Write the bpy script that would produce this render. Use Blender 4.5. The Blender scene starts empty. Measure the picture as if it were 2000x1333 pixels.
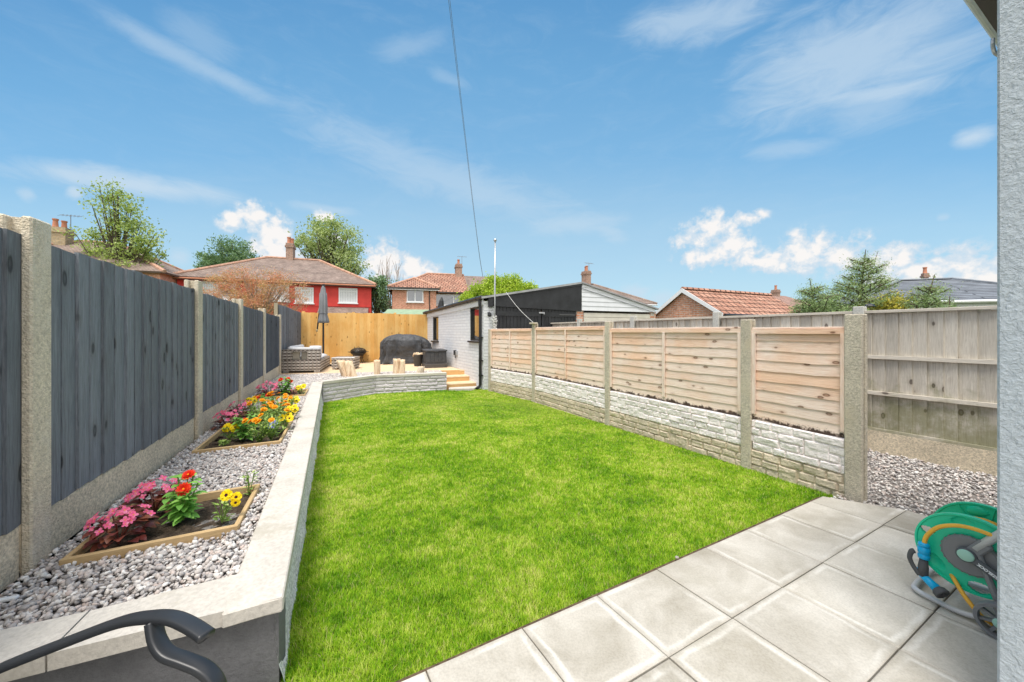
import bpy, math, random
import numpy as np
from mathutils import Vector, Matrix
R = math.radians
rng = np.random.default_rng(7)
rnd = random.Random(11)
scene = bpy.context.scene
COL = scene.collection
F, CX, HY, CH = 690.0, 1000.0, 649.0, 1.33          # lens and horizon read off the photograph, camera height in metres

def W(px, py, Y):      # point seen in direction (px,py) at depth Y
    return Vector(((px-CX)/F*Y, Y, CH-(py-HY)/F*Y))
def G(px, py, z=0.0):  # point on the height z
    Y = (CH-z)*F/(py-HY)
    return Vector(((px-CX)/F*Y, Y, z))

# ------------------------------------------------------------------ node helper
class NT:
    def __init__(s, tree): s.t = tree; s.n = tree.nodes; s.l = tree.links
    def new(s, typ, ins=None, **kw):
        nd = s.n.new(typ)
        for k, v in kw.items(): setattr(nd, k, v)
        if ins:
            for k, v in ins.items(): s.put(nd.inputs[k], v)
        return nd
    def put(s, sock, v):
        if v is None: return
        if hasattr(v, 'links') or isinstance(v, bpy.types.NodeSocket): s.l.new(v, sock)
        else:
            if isinstance(v, (tuple, list)) and len(v) == 3 and sock.type == 'RGBA': v = (*v, 1)
            sock.default_value = v
    def attr(s, name): return s.new('ShaderNodeAttribute', attribute_name=name).outputs
    def tex(s): return s.attr('tex')['Vector']
    def pos(s): return s.new('ShaderNodeNewGeometry').outputs['Position']
    def island(s): return s.new('ShaderNodeNewGeometry').outputs['Random Per Island']
    def map(s, v, sc=(1,1,1), loc=(0,0,0), rot=(0,0,0)):
        return s.new('ShaderNodeMapping', {'Vector': v, 'Scale': sc, 'Location': loc, 'Rotation': rot}).outputs[0]
    def noise(s, v, sc=5, det=4, rough=.55, dist=0, out='Fac'):
        return s.new('ShaderNodeTexNoise', {'Vector': v, 'Scale': sc, 'Detail': det, 'Roughness': rough, 'Distortion': dist}).outputs[out]
    def vor(s, v, sc=5, out='Distance', feature='F1', rnds=1):
        return s.new('ShaderNodeTexVoronoi', {'Vector': v, 'Scale': sc, 'Randomness': rnds}, feature=feature).outputs[out]
    def ramp(s, f, stops, interp='LINEAR'):
        nd = s.new('ShaderNodeValToRGB', {'Fac': f}); cr = nd.color_ramp; cr.interpolation = interp
        while len(cr.elements) < len(stops): cr.elements.new(.5)
        for e, (p, c) in zip(cr.elements, stops):
            e.position = p
            e.color = (*c, 1) if isinstance(c, (tuple, list)) else (c, c, c, 1)
        return nd.outputs[0]
    def mix(s, f, a, b, mode='MIX'):
        nd = s.new('ShaderNodeMix', data_type='RGBA', blend_type=mode)
        s.put(nd.inputs[0], f); s.put(nd.inputs[6], a); s.put(nd.inputs[7], b)
        return nd.outputs[2]
    def m(s, op, a, b=None, c=None, clamp=False):
        nd = s.new('ShaderNodeMath', operation=op, use_clamp=clamp)
        for i, v in enumerate((a, b, c)):
            if v is not None: s.put(nd.inputs[i], v)
        return nd.outputs[0]
    def vm(s, op, a, b=None, out=0):
        nd = s.new('ShaderNodeVectorMath', operation=op)
        s.put(nd.inputs[0], a)
        if b is not None: s.put(nd.inputs[1], b)
        return nd.outputs['Value' if op in ('LENGTH', 'DOT_PRODUCT') else 0]
    def sst(s, x, a, b, lo=0., hi=1.):
        nd = s.new('ShaderNodeMapRange', {'Value': x, 'From Min': a, 'From Max': b, 'To Min': lo, 'To Max': hi}, interpolation_type='SMOOTHSTEP')
        return nd.outputs[0]
    def sep(s, v): return s.new('ShaderNodeSeparateXYZ', {0: v}).outputs
    def bump(s, h, strength=.5, dist=.01, nrm=None):
        nd = s.new('ShaderNodeBump', {'Height': h, 'Strength': strength, 'Distance': dist})
        if nrm is not None: s.put(nd.inputs['Normal'], nrm)
        return nd.outputs[0]
    def hsv(s, c, h=.5, sa=1, v=1):
        return s.new('ShaderNodeHueSaturation', {'Hue': h, 'Saturation': sa, 'Value': v, 'Color': c}).outputs[0]

def newmat(name, rough=.8, spec=.3, metal=0):
    m = bpy.data.materials.new(name); m.use_nodes = True
    t = NT(m.node_tree); b = m.node_tree.nodes['Principled BSDF']
    b.inputs['Roughness'].default_value = rough; b.inputs['Specular IOR Level'].default_value = spec
    b.inputs['Metallic'].default_value = metal
    return m, t, b

def mat_plain(name, c, rough=.6, spec=.3, metal=0, var=.08, nsc=6, bump=0, bsc=60):
    m, t, b = newmat(name, rough, spec, metal)
    p = t.pos()
    n = t.noise(p, nsc, 4)
    t.put(b.inputs['Base Color'], t.mix(1, c, t.ramp(n, [(.25, 1-var*1.8), (.75, 1+var)]), 'MULTIPLY'))
    if bump: t.put(b.inputs['Normal'], t.bump(t.noise(p, bsc, 4), bump, .004))
    return m

def mat_wood(name, c1, c2, knots=(.1,.06,.03), kn=1., var=.25, bump=.5, rough=.75, grain=1., green=0., dirt=0, kscale=1., tint=None):
    m, t, b = newmat(name, rough, .25)
    v = t.tex(); isl = t.island()
    g1 = t.noise(t.map(v, (1.6*grain, 26, 26)), 3.0, 7, .68, 1.1)
    g2 = t.noise(t.map(v, (2.5, 90, 90)), 3.0, 3, .6)
    g3 = t.noise(t.map(v, (9, 260, 60)), 3.0, 2, .6)
    g = t.m('ADD', t.m('MULTIPLY', g1, .58), t.m('ADD', t.m('MULTIPLY', g2, .27), t.m('MULTIPLY', g3, .15)))
    col = t.ramp(g, [(.33, c1), (.62, c2)])
    wv = t.vm('ADD', t.map(v, (4.2*kscale, 8.5*kscale, 0.01)), t.vm('MULTIPLY', t.noise(v, 9, 2, out='Color'), (.12,.12,0)))
    vo = t.new('ShaderNodeTexVoronoi', {'Vector': wv, 'Scale': 1.0, 'Randomness': 1.0})
    sel = t.m('GREATER_THAN', t.sep(vo.outputs['Color'])[0], 1-.42*kn)
    k = t.m('MULTIPLY', t.sst(vo.outputs['Distance'], .16, .06), sel)
    halo = t.m('MULTIPLY', t.sst(vo.outputs['Distance'], .34, .1), sel)
    col = t.mix(t.m('MULTIPLY', halo, .45), col, t.mix(1, col, (.62,.55,.5), 'MULTIPLY'))
    ringk = t.m('MULTIPLY', t.m('MULTIPLY', t.sst(vo.outputs['Distance'], .17, .12), t.sst(vo.outputs['Distance'], .05, .11)), sel)
    col = t.mix(t.m('MULTIPLY', k, .55), col, knots)
    col = t.mix(t.m('MULTIPLY', ringk, .75), col, tuple(q*.6 for q in knots))
    br = t.m('ADD', 1-var/2, t.m('MULTIPLY', isl, var))
    col = t.mix(1, col, t.new('ShaderNodeCombineColor', {0: br, 1: br, 2: br}).outputs[0], 'MULTIPLY')
    if tint:
        i2 = t.m('FRACT', t.m('MULTIPLY', isl, 17.3))
        n = t.noise(t.pos(), 1.7, 4)
        f = t.sst(t.m('ADD', t.m('MULTIPLY', i2, .28), t.m('MULTIPLY', n, 1.1)), .52, .9)
        col = t.mix(f, col, t.mix(1, col, tint, 'MULTIPLY'))
    if green:
        z = t.sep(t.pos())[2]
        n = t.noise(t.pos(), 5, 5, .7)
        f = t.m('MULTIPLY', t.sst(t.m('ADD', n, t.sst(z, 1.35, .15, -.22, .24)), .48, .82), green)
        col = t.mix(f, col, (.15,.16,.035))
    if dirt:
        z = t.sep(t.pos())[2]
        n = t.noise(t.pos(), 14, 5, .75)
        f = t.sst(t.m('ADD', t.m('MULTIPLY', n, .16), z), .575, .545)
        col = t.mix(f, col, (.07,.045,.035))
    t.put(b.inputs['Base Color'], col)
    h = t.m('SUBTRACT', g, t.m('MULTIPLY', k, .35))
    t.put(b.inputs['Normal'], t.bump(h, bump, .006))
    return m

def mat_concrete(name, c, var=.15, speck=.25, bump=.6, bsc=90, stain=None, rough=.9, agg=0):
    m, t, b = newmat(name, rough, .2)
    p = t.pos()
    n = t.noise(p, 3.5, 6, .6); n2 = t.noise(p, 60, 4, .7); v = t.vor(p, 130)
    col = t.mix(1, c, t.ramp(n, [(.3, 1-var), (.7, 1+var)]), 'MULTIPLY')
    col = t.mix(1, col, t.ramp(n2, [(.35, 1-speck), (.6, 1+speck*.4)]), 'MULTIPLY')
    if agg:
        vc = t.new('ShaderNodeTexVoronoi', {'Vector': p, 'Scale': 110.})
        col = t.mix(agg, col, t.mix(1, col, t.ramp(t.sep(vc.outputs['Color'])[0], [(0, .45), (.5, 1.), (1, 1.5)]), 'MULTIPLY'))
    if stain:
        z = t.noise(t.map(p, (1,1,.5)), 2.2, 7, .75)
        col = t.mix(t.sst(z, .52, .68), col, stain)
    t.put(b.inputs['Base Color'], col)
    t.put(b.inputs['Normal'], t.bump(t.m('ADD', n2, t.m('MULTIPLY', v, .8 if agg else .2)), bump, .006))
    return m

def mat_brick(name, c1, c2, mortar, bw=.225, rh=.075, ms=.011, bump=.6, rough=.85, var=.3):
    m, t, b = newmat(name, rough, .2)
    v = t.tex()
    bk = t.new('ShaderNodeTexBrick', {'Vector': v, 'Color1': (*c1,1), 'Color2': (*c2,1), 'Mortar': (*mortar,1), 'Scale': 1.0,
        'Mortar Size': ms, 'Mortar Smooth': .3, 'Bias': 0., 'Brick Width': bw, 'Row Height': rh})
    n = t.noise(v, 7, 5, .6)
    col = t.mix(1, bk.outputs['Color'], t.ramp(n, [(.3, 1-var), (.7, 1+var*.6)]), 'MULTIPLY')
    t.put(b.inputs['Base Color'], col)
    h = t.m('ADD', t.m('MULTIPLY', bk.outputs['Fac'], -1), t.m('MULTIPLY', t.noise(v, 40, 3), .35))
    t.put(b.inputs['Normal'], t.bump(h, bump, .012))
    return m

def mat_tiles(name, c1, c2, gap, bw=.3, rh=.28, ms=.03, moss=None, ribs=0.):
    m, t, b = newmat(name, .85, .2)
    v = t.tex()
    bk = t.new('ShaderNodeTexBrick', {'Vector': v, 'Color1': (*c1,1), 'Color2': (*c2,1), 'Mortar': (*gap,1), 'Scale': 1.0,
        'Mortar Size': ms, 'Mortar Smooth': .2, 'Bias': 0., 'Brick Width': bw, 'Row Height': rh})
    sx = t.sep(v)
    saw = t.m('FRACT', t.m('DIVIDE', sx[1], rh))
    n = t.noise(v, 1.3, 6, .65)
    col = t.mix(1, bk.outputs['Color'], t.ramp(n, [(.3, .68), (.7, 1.25)]), 'MULTIPLY')
    if moss: col = t.mix(t.sst(t.noise(v, 2.2, 7, .8), .55, .7), col, moss)
    h = t.m('ADD', t.m('MULTIPLY', saw, -1.0), t.m('MULTIPLY', bk.outputs['Fac'], -.5))
    if ribs: h = t.m('ADD', h, t.m('MULTIPLY', t.m('SINE', t.m('MULTIPLY', sx[0], 6.283/ribs)), .6))
    t.put(b.inputs['Base Color'], col)
    t.put(b.inputs['Normal'], t.bump(h, .9, .05))
    return m

def mat_leaf(name, stops, sat=1., rough=.5, trans=.25, spec=.35, nsc=1.2, nmix=.4):
    """leaf colour varies leaf by leaf and clump by clump"""
    m, t, b = newmat(name, rough, spec)
    f = t.m('ADD', t.m('MULTIPLY', t.island(), 1-nmix), t.m('MULTIPLY', t.noise(t.pos(), nsc, 3), nmix), clamp=True)
    col = t.ramp(f, stops)
    t.put(b.inputs['Base Color'], col)
    tr = t.new('ShaderNodeBsdfTranslucent', {'Color': t.mix(1, col, (1.3,1.4,.7), 'MULTIPLY')})
    mx = t.new('ShaderNodeMixShader', {0: trans, 1: b.outputs[0], 2: tr.outputs[0]})
    t.l.new(mx.outputs[0], t.n['Material Output'].inputs[0])
    return m

def mat_glass_dark(name, c=(.05,.055,.06), rough=.03, spec=1.0, ior=1.9):
    m, t, b = newmat(name, rough, spec)
    b.inputs['IOR'].default_value = ior
    t.put(b.inputs['Base Color'], t.mix(1, c, t.ramp(t.noise(t.pos(), 2, 2), [(.3,.7),(.7,1.2)]), 'MULTIPLY'))
    return m

# ------------------------------------------------------------------ mesh builder
def unit(v):
    v = Vector(v); return v.normalized()
class MB:
    def __init__(s): s.v = []; s.f = []; s.t = []; s.smooth = False
    def add(s, vs, fs, tx=None):
        o = len(s.v); s.v += [tuple(p) for p in vs]; s.f += [tuple(i+o for i in f) for f in fs]
        s.t += [tuple(p) for p in (tx if tx is not None else vs)]
        return s
    def obox(s, c, ax, ay, az, dx, dy, dz, taper=None, jit=0):
        """oriented box centred at c; taper scales the +z end"""
        c = Vector(c); ax, ay, az = Vector(ax), Vector(ay), Vector(az)
        order = sorted(range(3), key=lambda i: -(dx, dy, dz)[i]); off = (rnd.random()*40, rnd.random()*40, rnd.random()*40)
        vs, tx = [], []
        for k in (-.5, .5):
            tp = 1 if (taper is None or k < 0) else taper
            for i, j in ((-.5,-.5), (.5,-.5), (.5,.5), (-.5,.5)):
                l = (i*dx*tp, j*dy*tp, k*dz)
                if jit: l = tuple(q + rnd.uniform(-jit, jit) for q in l)
                vs.append(c + ax*l[0] + ay*l[1] + az*l[2])
                tx.append(tuple(l[order[q]] + off[q] for q in range(3)))
        fs = [(0,3,2,1), (4,5,6,7), (0,1,5,4), (1,2,6,5), (2,3,7,6), (3,0,4,7)]
        return s.add(vs, fs, tx)
    def box(s, x0, x1, y0, y1, z0, z1, **k):
        return s.obox(((x0+x1)/2, (y0+y1)/2, (z0+z1)/2), (1,0,0), (0,1,0), (0,0,1), x1-x0, y1-y0, z1-z0, **k)
    def bbox(s, c, ax, ay, az, dx, dy, dz, r=.004):
        """oriented box with chamfered edges"""
        c = Vector(c); ax, ay, az = Vector(ax), Vector(ay), Vector(az); A = (ax, ay, az); D = (dx/2, dy/2, dz/2)
        off = (rnd.random()*40, rnd.random()*40, rnd.random()*40); order = sorted(range(3), key=lambda i: -(dx, dy, dz)[i])
        idx = {}; vs = []; tx = []
        for sx in (-1,1):
            for sy in (-1,1):
                for sz in (-1,1):
                    for k in range(3):
                        l = [sx*(D[0]-r), sy*(D[1]-r), sz*(D[2]-r)]; l[k] = (sx,sy,sz)[k]*D[k]
                        idx[(sx,sy,sz,k)] = len(vs)
                        vs.append(c+ax*l[0]+ay*l[1]+az*l[2]); tx.append(tuple(l[order[q]]+off[q] for q in range(3)))
        fs = []
        for k in range(3):
            i, j = (k+1)%3, (k+2)%3
            for sg in (-1,1):
                q = []
                for a, b in ((-1,-1),(1,-1),(1,1),(-1,1)):
                    t = [0,0,0]; t[k] = sg; t[i] = a; t[j] = b; q.append(idx[(*t,k)])
                fs.append(tuple(q if sg > 0 else q[::-1]))
        for k in range(3):
            i, j = (k+1)%3, (k+2)%3
            for a in (-1,1):
                for b in (-1,1):
                    t0 = [0,0,0]; t0[k] = -1; t0[i] = a; t0[j] = b
                    t1 = list(t0); t1[k] = 1
                    q = [idx[(*t0,i)], idx[(*t1,i)], idx[(*t1,j)], idx[(*t0,j)]]
                    fs.append(tuple(q if a*b < 0 else q[::-1]))
        for sx in (-1,1):
            for sy in (-1,1):
                for sz in (-1,1):
                    q = [idx[(sx,sy,sz,k)] for k in range(3)]
                    fs.append(tuple(q if sx*sy*sz > 0 else q[::-1]))
        return s.add(vs, fs, tx)
    def prism(s, poly, z0, z1):
        """closed prism over an xy polygon (counter-clockwise)"""
        n = len(poly); vs = [(p[0], p[1], z0) for p in poly] + [(p[0], p[1], z1) for p in poly]
        fs = [tuple(range(n))[::-1], tuple(range(n, 2*n))] + [(i, (i+1)%n, (i+1)%n+n, i+n) for i in range(n)]
        return s.add(vs, fs)
    def poly(s, pts, uo=0, vo=0, th=0):
        """one flat face; tex = (metres along first edge, metres up in its plane); th gives it thickness downward its normal"""
        P = [Vector(p) for p in pts]; u = (P[1]-P[0]).normalized()
        n = Vector((0,0,0))
        for i in range(1, len(P)-1): n += (P[i]-P[0]).cross(P[i+1]-P[0])
        n.normalize(); v = n.cross(u)
        tx = [((p-P[0]).dot(u)+uo, (p-P[0]).dot(v)+vo, 0) for p in P]
        k = len(P)
        if not th: return s.add(P, [tuple(range(k))], tx)
        Q = [p - n*th for p in P]
        fs = [tuple(range(k)), tuple(range(2*k-1, k-1, -1))] + [(i, i+k, (i+1)%k+k, (i+1)%k) for i in range(k)]
        return s.add(P+Q, fs, tx+tx)
    def tube(s, path, r, seg=8, caps=True, flat=None):
        P = [Vector(p) for p in path]; n = len(P); rs = r if isinstance(r, (list, tuple)) else [r]*n
        o = len(s.v); ref = Vector((0,0,1)); vs = []; tx = []; ln = 0; prev = None
        for i, p in enumerate(P):
            d = (P[min(i+1, n-1)] - P[max(i-1, 0)])
            if d.length < 1e-9: d = Vector((0,0,1))
            d.normalize()
            if prev is None:
                a = d.cross(ref if abs(d.dot(ref)) < .95 else Vector((1,0,0))).normalized()
            else: a = (prev - d*prev.dot(d)).normalized()
            prev = a; b = d.cross(a)
            if i: ln += (P[i]-P[i-1]).length
            for k in range(seg):
                q = 2*math.pi*k/seg
                ra, rb = (rs[i], rs[i]) if flat is None else (rs[i], rs[i]*flat)
                vs.append(p + a*math.cos(q)*ra + b*math.sin(q)*rb); tx.append((ln, q*.05, 0))
        fs = [(i*seg+k, i*seg+(k+1)%seg, (i+1)*seg+(k+1)%seg, (i+1)*seg+k) for i in range(n-1) for k in range(seg)]
        if caps: fs += [tuple(range(seg))[::-1], tuple(range((n-1)*seg, n*seg))]
        return s.add(vs, fs, tx)
    def lathe(s, prof, c=(0,0,0), seg=24, az=(0,0,1), wob=None):
        """revolve (radius, height) pairs about az through c"""
        az = unit(az); ref = Vector((1,0,0)) if abs(az.x) < .9 else Vector((0,1,0))
        ax = (ref - az*ref.dot(az)).normalized(); ay = az.cross(ax); c = Vector(c); vs = []
        for i, (r, h) in enumerate(prof):
            for k in range(seg):
                q = 2*math.pi*k/seg; rr = r*(wob(q, h) if wob else 1)
                vs.append(c + az*h + (ax*math.cos(q) + ay*math.sin(q))*rr)
        n = len(prof)
        fs = [(i*seg+k, i*seg+(k+1)%seg, (i+1)*seg+(k+1)%seg, (i+1)*seg+k) for i in range(n-1) for k in range(seg)]
        loop = prof[0] == prof[-1]
        if prof[0][0] > 1e-5 and not loop: fs.append(tuple(range(seg))[::-1])
        if prof[-1][0] > 1e-5 and not loop: fs.append(tuple(range((n-1)*seg, n*seg)))
        return s.add(vs, fs)
    def build(s, name, mat, parent=None, smooth=False):
        me = bpy.data.meshes.new(name)
        off = parent_loc(parent)
        me.from_pydata([(x-off[0], y-off[1], z-off[2]) for x, y, z in s.v], [], s.f)
        a = me.attributes.new('tex', 'FLOAT_VECTOR', 'POINT')
        a.data.foreach_set('vector', np.array(s.t, dtype=np.float32).ravel())
        me.materials.append(mat)
        if smooth or s.smooth: me.polygons.foreach_set('use_smooth', [True]*len(me.polygons))
        me.update()
        o = bpy.data.objects.new(name, me); COL.objects.link(o)
        if parent is not None: o.parent = parent
        return o
def parent_loc(p):
    v = Vector((0,0,0))
    while p is not None: v += p.location; p = p.parent
    return v
def npmesh(name, verts, faces_flat, loop_totals, mat, parent=None, tex=None):
    me = bpy.data.meshes.new(name)
    nv = len(verts); nl = len(faces_flat); nf = len(loop_totals)
    me.vertices.add(nv); me.vertices.foreach_set('co', np.ascontiguousarray(verts, dtype=np.float32).ravel())
    me.loops.add(nl); me.loops.foreach_set('vertex_index', np.ascontiguousarray(faces_flat, dtype=np.int32))
    me.polygons.add(nf)
    st = np.zeros(nf, dtype=np.int32); st[1:] = np.cumsum(loop_totals)[:-1]
    me.polygons.foreach_set('loop_start', st)
    me.update(calc_edges=True)
    if tex is not None:
        a = me.attributes.new('tex', 'FLOAT_VECTOR', 'POINT'); a.data.foreach_set('vector', np.ascontiguousarray(tex, dtype=np.float32).ravel())
    me.materials.append(mat)
    o = bpy.data.objects.new(name, me); COL.objects.link(o)
    if parent is not None: o.parent = parent
    return o
def tag(o, label=None, cat=None, group=None, kind=None):
    if label: o['label'] = label
    if cat: o['category'] = cat
    if group: o['group'] = group
    if kind: o['kind'] = kind
    return o
def thing(name, loc, label, cat, group=None):
    o = bpy.data.objects.new(name, None); o.empty_display_size = .1; COL.objects.link(o); o.location = loc
    return tag(o, label, cat, group)
def copy_tree(root, loc, rz=0, label=None, sc=1.0, group=None):
    def cp(o, par):
        c = o.copy(); COL.objects.link(c); c.parent = par
        for ch in [x for x in bpy.data.objects if x.parent == o and x is not c]: cp(ch, c)
        return c
    kids = {}
    c = cp(root, None); c.location = loc; c.rotation_euler = (0,0,rz); c.scale = (sc,)*3
    if label: c['label'] = label
    if group: c['group'] = group
    return c
def bez(p0, p1, p2, n=8):
    p0, p1, p2 = Vector(p0), Vector(p1), Vector(p2)
    return [(p0*(1-t)**2 + p1*2*t*(1-t) + p2*t*t) for t in [i/n for i in range(n+1)]]
def smoothpath(pts, n=6):
    P = [Vector(p) for p in pts]; out = []
    for i in range(len(P)-1):
        a, b, c, d = P[max(i-1,0)], P[i], P[i+1], P[min(i+2, len(P)-1)]
        for k in range(n):
            t = k/n
            out.append(.5*((2*b) + (c-a)*t + (2*a-5*b+4*c-d)*t*t + (3*b-a-3*c+d)*t**3))
    out.append(P[-1]); return out
def vnoise(x, y, seed=0):
    """2-D value noise on arrays, 0..1"""
    xi, yi = np.floor(x).astype(np.int64), np.floor(y).astype(np.int64); xf, yf = x-xi, y-yi
    def h(a, b):
        n = (a*374761393 + b*668265263 + seed*1442695041) & 0x7fffffff
        n = (n ^ (n >> 13))*1274126177 & 0x7fffffff
        return ((n ^ (n >> 16)) & 0xffff)/65535.
    u, v = xf*xf*(3-2*xf), yf*yf*(3-2*yf)
    return (h(xi,yi)*(1-u)+h(xi+1,yi)*u)*(1-v) + (h(xi,yi+1)*(1-u)+h(xi+1,yi+1)*u)*v
def fbm(x, y, seed=0, o=4):
    s = 0; a = .5; t = 0
    for i in range(o): s = s + a*vnoise(x*2**i, y*2**i, seed+i*7); t += a; a *= .55
    return s/t
def inpoly(x, y, poly):
    c = np.zeros(x.shape, bool); n = len(poly)
    for i in range(n):
        x0, y0 = poly[i][:2]; x1, y1 = poly[(i+1)%n][:2]
        c ^= ((y0 > y) != (y1 > y)) & (x < (x1-x0)*(y-y0)/((y1-y0) if y1 != y0 else 1e-9) + x0)
    return c
EXPOSURE = 0.9; SUN = 2.0; SKYS = .12
SKYTINT = (.82, 1.12, 1.12); SKYHOR = (3.6, 4.9, 5.9)
CUM0 = (2.9, 3.4, 3.85); CUM1 = (4.45, 4.25, 4.1); CIRC = (2.7, 3.3, 3.85)
GRASS_N = 480000; PEB_A = 42000; PEB_B = 20000

FILL_CLOUD = (6.9, 6.65, 6.45)
# ------------------------------------------------------------------ camera, sky, sun
cam = bpy.data.cameras.new('camera'); co = bpy.data.objects.new('camera', cam); COL.objects.link(co)
cam.sensor_width = 36; cam.lens = F/2000*36; cam.shift_x = 0; cam.shift_y = -(666.5-HY)/2000
cam.clip_start = .02; cam.clip_end = 3000
co.location = (0, 0, CH); co.rotation_euler = (R(90), 0, 0); scene.camera = co
scene.view_settings.view_transform = 'Standard'; scene.view_settings.look = 'None'
scene.view_settings.exposure = EXPOSURE; scene.view_settings.gamma = 1
scene.cycles.max_bounces = 6; scene.cycles.transparent_max_bounces = 8

sd = unit((-.12, -.36, 1.0))                       # towards the sun: behind the camera, to the left
sun = bpy.data.lights.new('sun', 'SUN'); sun.energy = SUN; sun.angle = R(22); sun.color = (1, .95, .88)
so = bpy.data.objects.new('sun', sun); COL.objects.link(so); so.rotation_euler = sd.to_track_quat('Z', 'Y').to_euler()

wd = bpy.data.worlds.new('World'); scene.world = wd; wd.use_nodes = True
t = NT(wd.node_tree); bg = wd.node_tree.nodes['Background']
sky = t.new('ShaderNodeTexSky', sky_type='NISHITA', sun_disc=False, sun_elevation=math.asin(sd.z), sun_rotation=math.atan2(sd.x, sd.y), altitude=0, air_density=1.0, dust_density=.6, ozone_density=2.2)
d = t.new('ShaderNodeTexCoord').outputs['Generated']
d = t.vm('NORMALIZE', d)
sx = t.sep(d)
az = t.m('ARCTAN2', sx[0], sx[1]); el = t.m('ARCSINE', sx[2])
P = t.new('ShaderNodeCombineXYZ', {0: az, 1: el, 2: 0}).outputs[0]
def ang(px, py):
    v = Vector(((px-CX)/F, 1, -(py-HY)/F)).normalized(); return math.atan2(v.x, v.y), math.asin(v.z)
nz1 = t.noise(P, 9, 7, .62, .3); nz2 = t.vor(t.vm('ADD', P, t.vm('MULTIPLY', t.noise(P, 30, 3, out='Color'), (.03,.03,0))), 34, 'Distance', 'SMOOTH_F1')
nzh = t.noise(P, 42, 5, .6, .2)
nz = t.m('ADD', t.m('SUBTRACT', t.m('MULTIPLY', nz1, 1.1), t.m('MULTIPLY', nz2, .5)), t.m('MULTIPLY', t.m('SUBTRACT', nzh, .5), 1.7))
blobs = [(500,425,45,30),(530,455,50,42),(455,435,32,20),(545,495,55,30),(632,420,20,14),
 (752,512,48,42),(800,528,70,24),(1390,448,44,36),(1345,462,36,28),(1425,478,40,36),(1455,428,42,17),(1400,500,80,30),(1485,512,34,12),(1570,492,52,44),
 (1650,498,66,42),(1745,508,66,40),(1800,532,140,40),(1885,522,60,46),(1945,540,50,44),(1515,515,50,20),(650,470,30,16)]
mx = None
for (px, py, rx, ry) in blobs:
    a0, e0 = ang(px, py); a1, _ = ang(px-rx, py); a2, _ = ang(px+rx, py); _, e1 = ang(px, py-ry); _, e2 = ang(px, py+ry)
    q = t.vm('MULTIPLY', t.vm('SUBTRACT', P, (a0, e0, 0)), (2/(a2-a1), 2/(e1-e2), 0))
    L = t.m('SUBTRACT', 1.0, t.vm('LENGTH', q))
    mx = L if mx is None else t.m('SMOOTH_MAX', mx, L, .25)
dens = t.m('ADD', t.m('MULTIPLY', mx, 1.0), t.m('MULTIPLY', t.m('SUBTRACT', nz, .16), 1.6))
cum = t.sst(dens, -.05, .62)
cum = t.m('MULTIPLY', cum, t.sst(mx, -.45, .15))
cirr = [(120,-20,560,210,20,.36),(540,200,1150,420,42,.38),(-10,318,480,388,22,.72),(560,398,705,418,9,.4),(1220,60,1540,-10,38,.5),
 (1430,170,1990,20,100,.55),(1560,205,1900,148,24,.6),(1600,235,1820,180,40,.35),(730,108,880,66,20,.24),(835,138,920,172,13,.22),(1020,440,1230,432,20,.4),(1150,430,1225,470,16,.35),(1450,300,1640,280,16,.3),(300,30,470,110,30,.2),
 (130,366,162,384,15,.8),(35,384,70,378,13,.45),(325,500,375,505,18,.55),(1858,275,1945,262,17,.9),(1828,426,1856,423,7,.35),(1205,570,1275,575,16,.6),(1265,590,1320,580,18,.55)]
nsA = t.noise(t.map(P, (3.5, 11, 1), rot=(0,0,R(24))), 2.4, 8, .66, .9); nsB = t.noise(t.map(P, (3.5, 9, 1), rot=(0,0,R(-20))), 2.4, 8, .66, .9)
cs = None
for (x0, y0, x1, y1, w, s_) in cirr:
    A = Vector(ang(x0, y0)); B = Vector(ang(x1, y1)); C = (A+B)/2; D = (B-A); Ln = D.length/2*1.1; D.normalize()
    w_ = w/F*math.cos(C[0])*math.cos(C[1])*1.25
    q = t.vm('SUBTRACT', P, (C[0], C[1], 0))
    u = t.m('DIVIDE', t.vm('DOT_PRODUCT', q, (D[0], D[1], 0)), Ln); v = t.m('DIVIDE', t.vm('DOT_PRODUCT', q, (-D[1], D[0], 0)), w_)
    L = t.m('SUBTRACT', 1.0, t.vm('LENGTH', t.new('ShaderNodeCombineXYZ', {0: t.m('POWER', t.m('ABSOLUTE', u), 1.5), 1: v, 2: 0}).outputs[0]))
    ns = nsA if D[1] < 0 else nsB
    L = t.m('MULTIPLY', t.sst(t.m('ADD', L, t.m('MULTIPLY', t.m('SUBTRACT', ns, .5), 1.5)), -.2, 1.0), min(.8, s_*1.15))
    cs = L if cs is None else t.m('MAXIMUM', cs, L)
veil = t.m('MULTIPLY', t.sst(t.m('ADD', nsA, t.m('MULTIPLY', nz1, .3)), .55, 1.0), .10)
cs = t.m('MAXIMUM', cs, veil)
skyc = t.mix(1, sky.outputs[0], SKYTINT, 'MULTIPLY')
qv = t.m('DIVIDE', sx[2], t.m('MAXIMUM', sx[1], .2))
lin_ = lambda c: tuple(((v/255+.055)/1.055)**2.4 for v in c)
gr = t.ramp(qv, [(0, lin_((192,217,231))), (.17, lin_((178,210,229))), (.30, lin_((166,204,229))), (.5, lin_((130,184,225))), (.72, lin_((112,171,217))), (.95, lin_((94,155,206)))])
K_ = 1/(SKYS*2**EXPOSURE)
skyc = t.mix(.85, skyc, t.mix(1, gr, (K_, K_, K_), 'MULTIPLY'))
shade = t.sst(t.m('SUBTRACT', dens, t.m('MULTIPLY', nz2, .5)), .2, .9)
cumc = t.mix(shade, CUM0, CUM1)
c1 = t.mix(cs, skyc, CIRC)
c2 = t.mix(t.m('MULTIPLY', cum, .93), c1, cumc)
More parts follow.
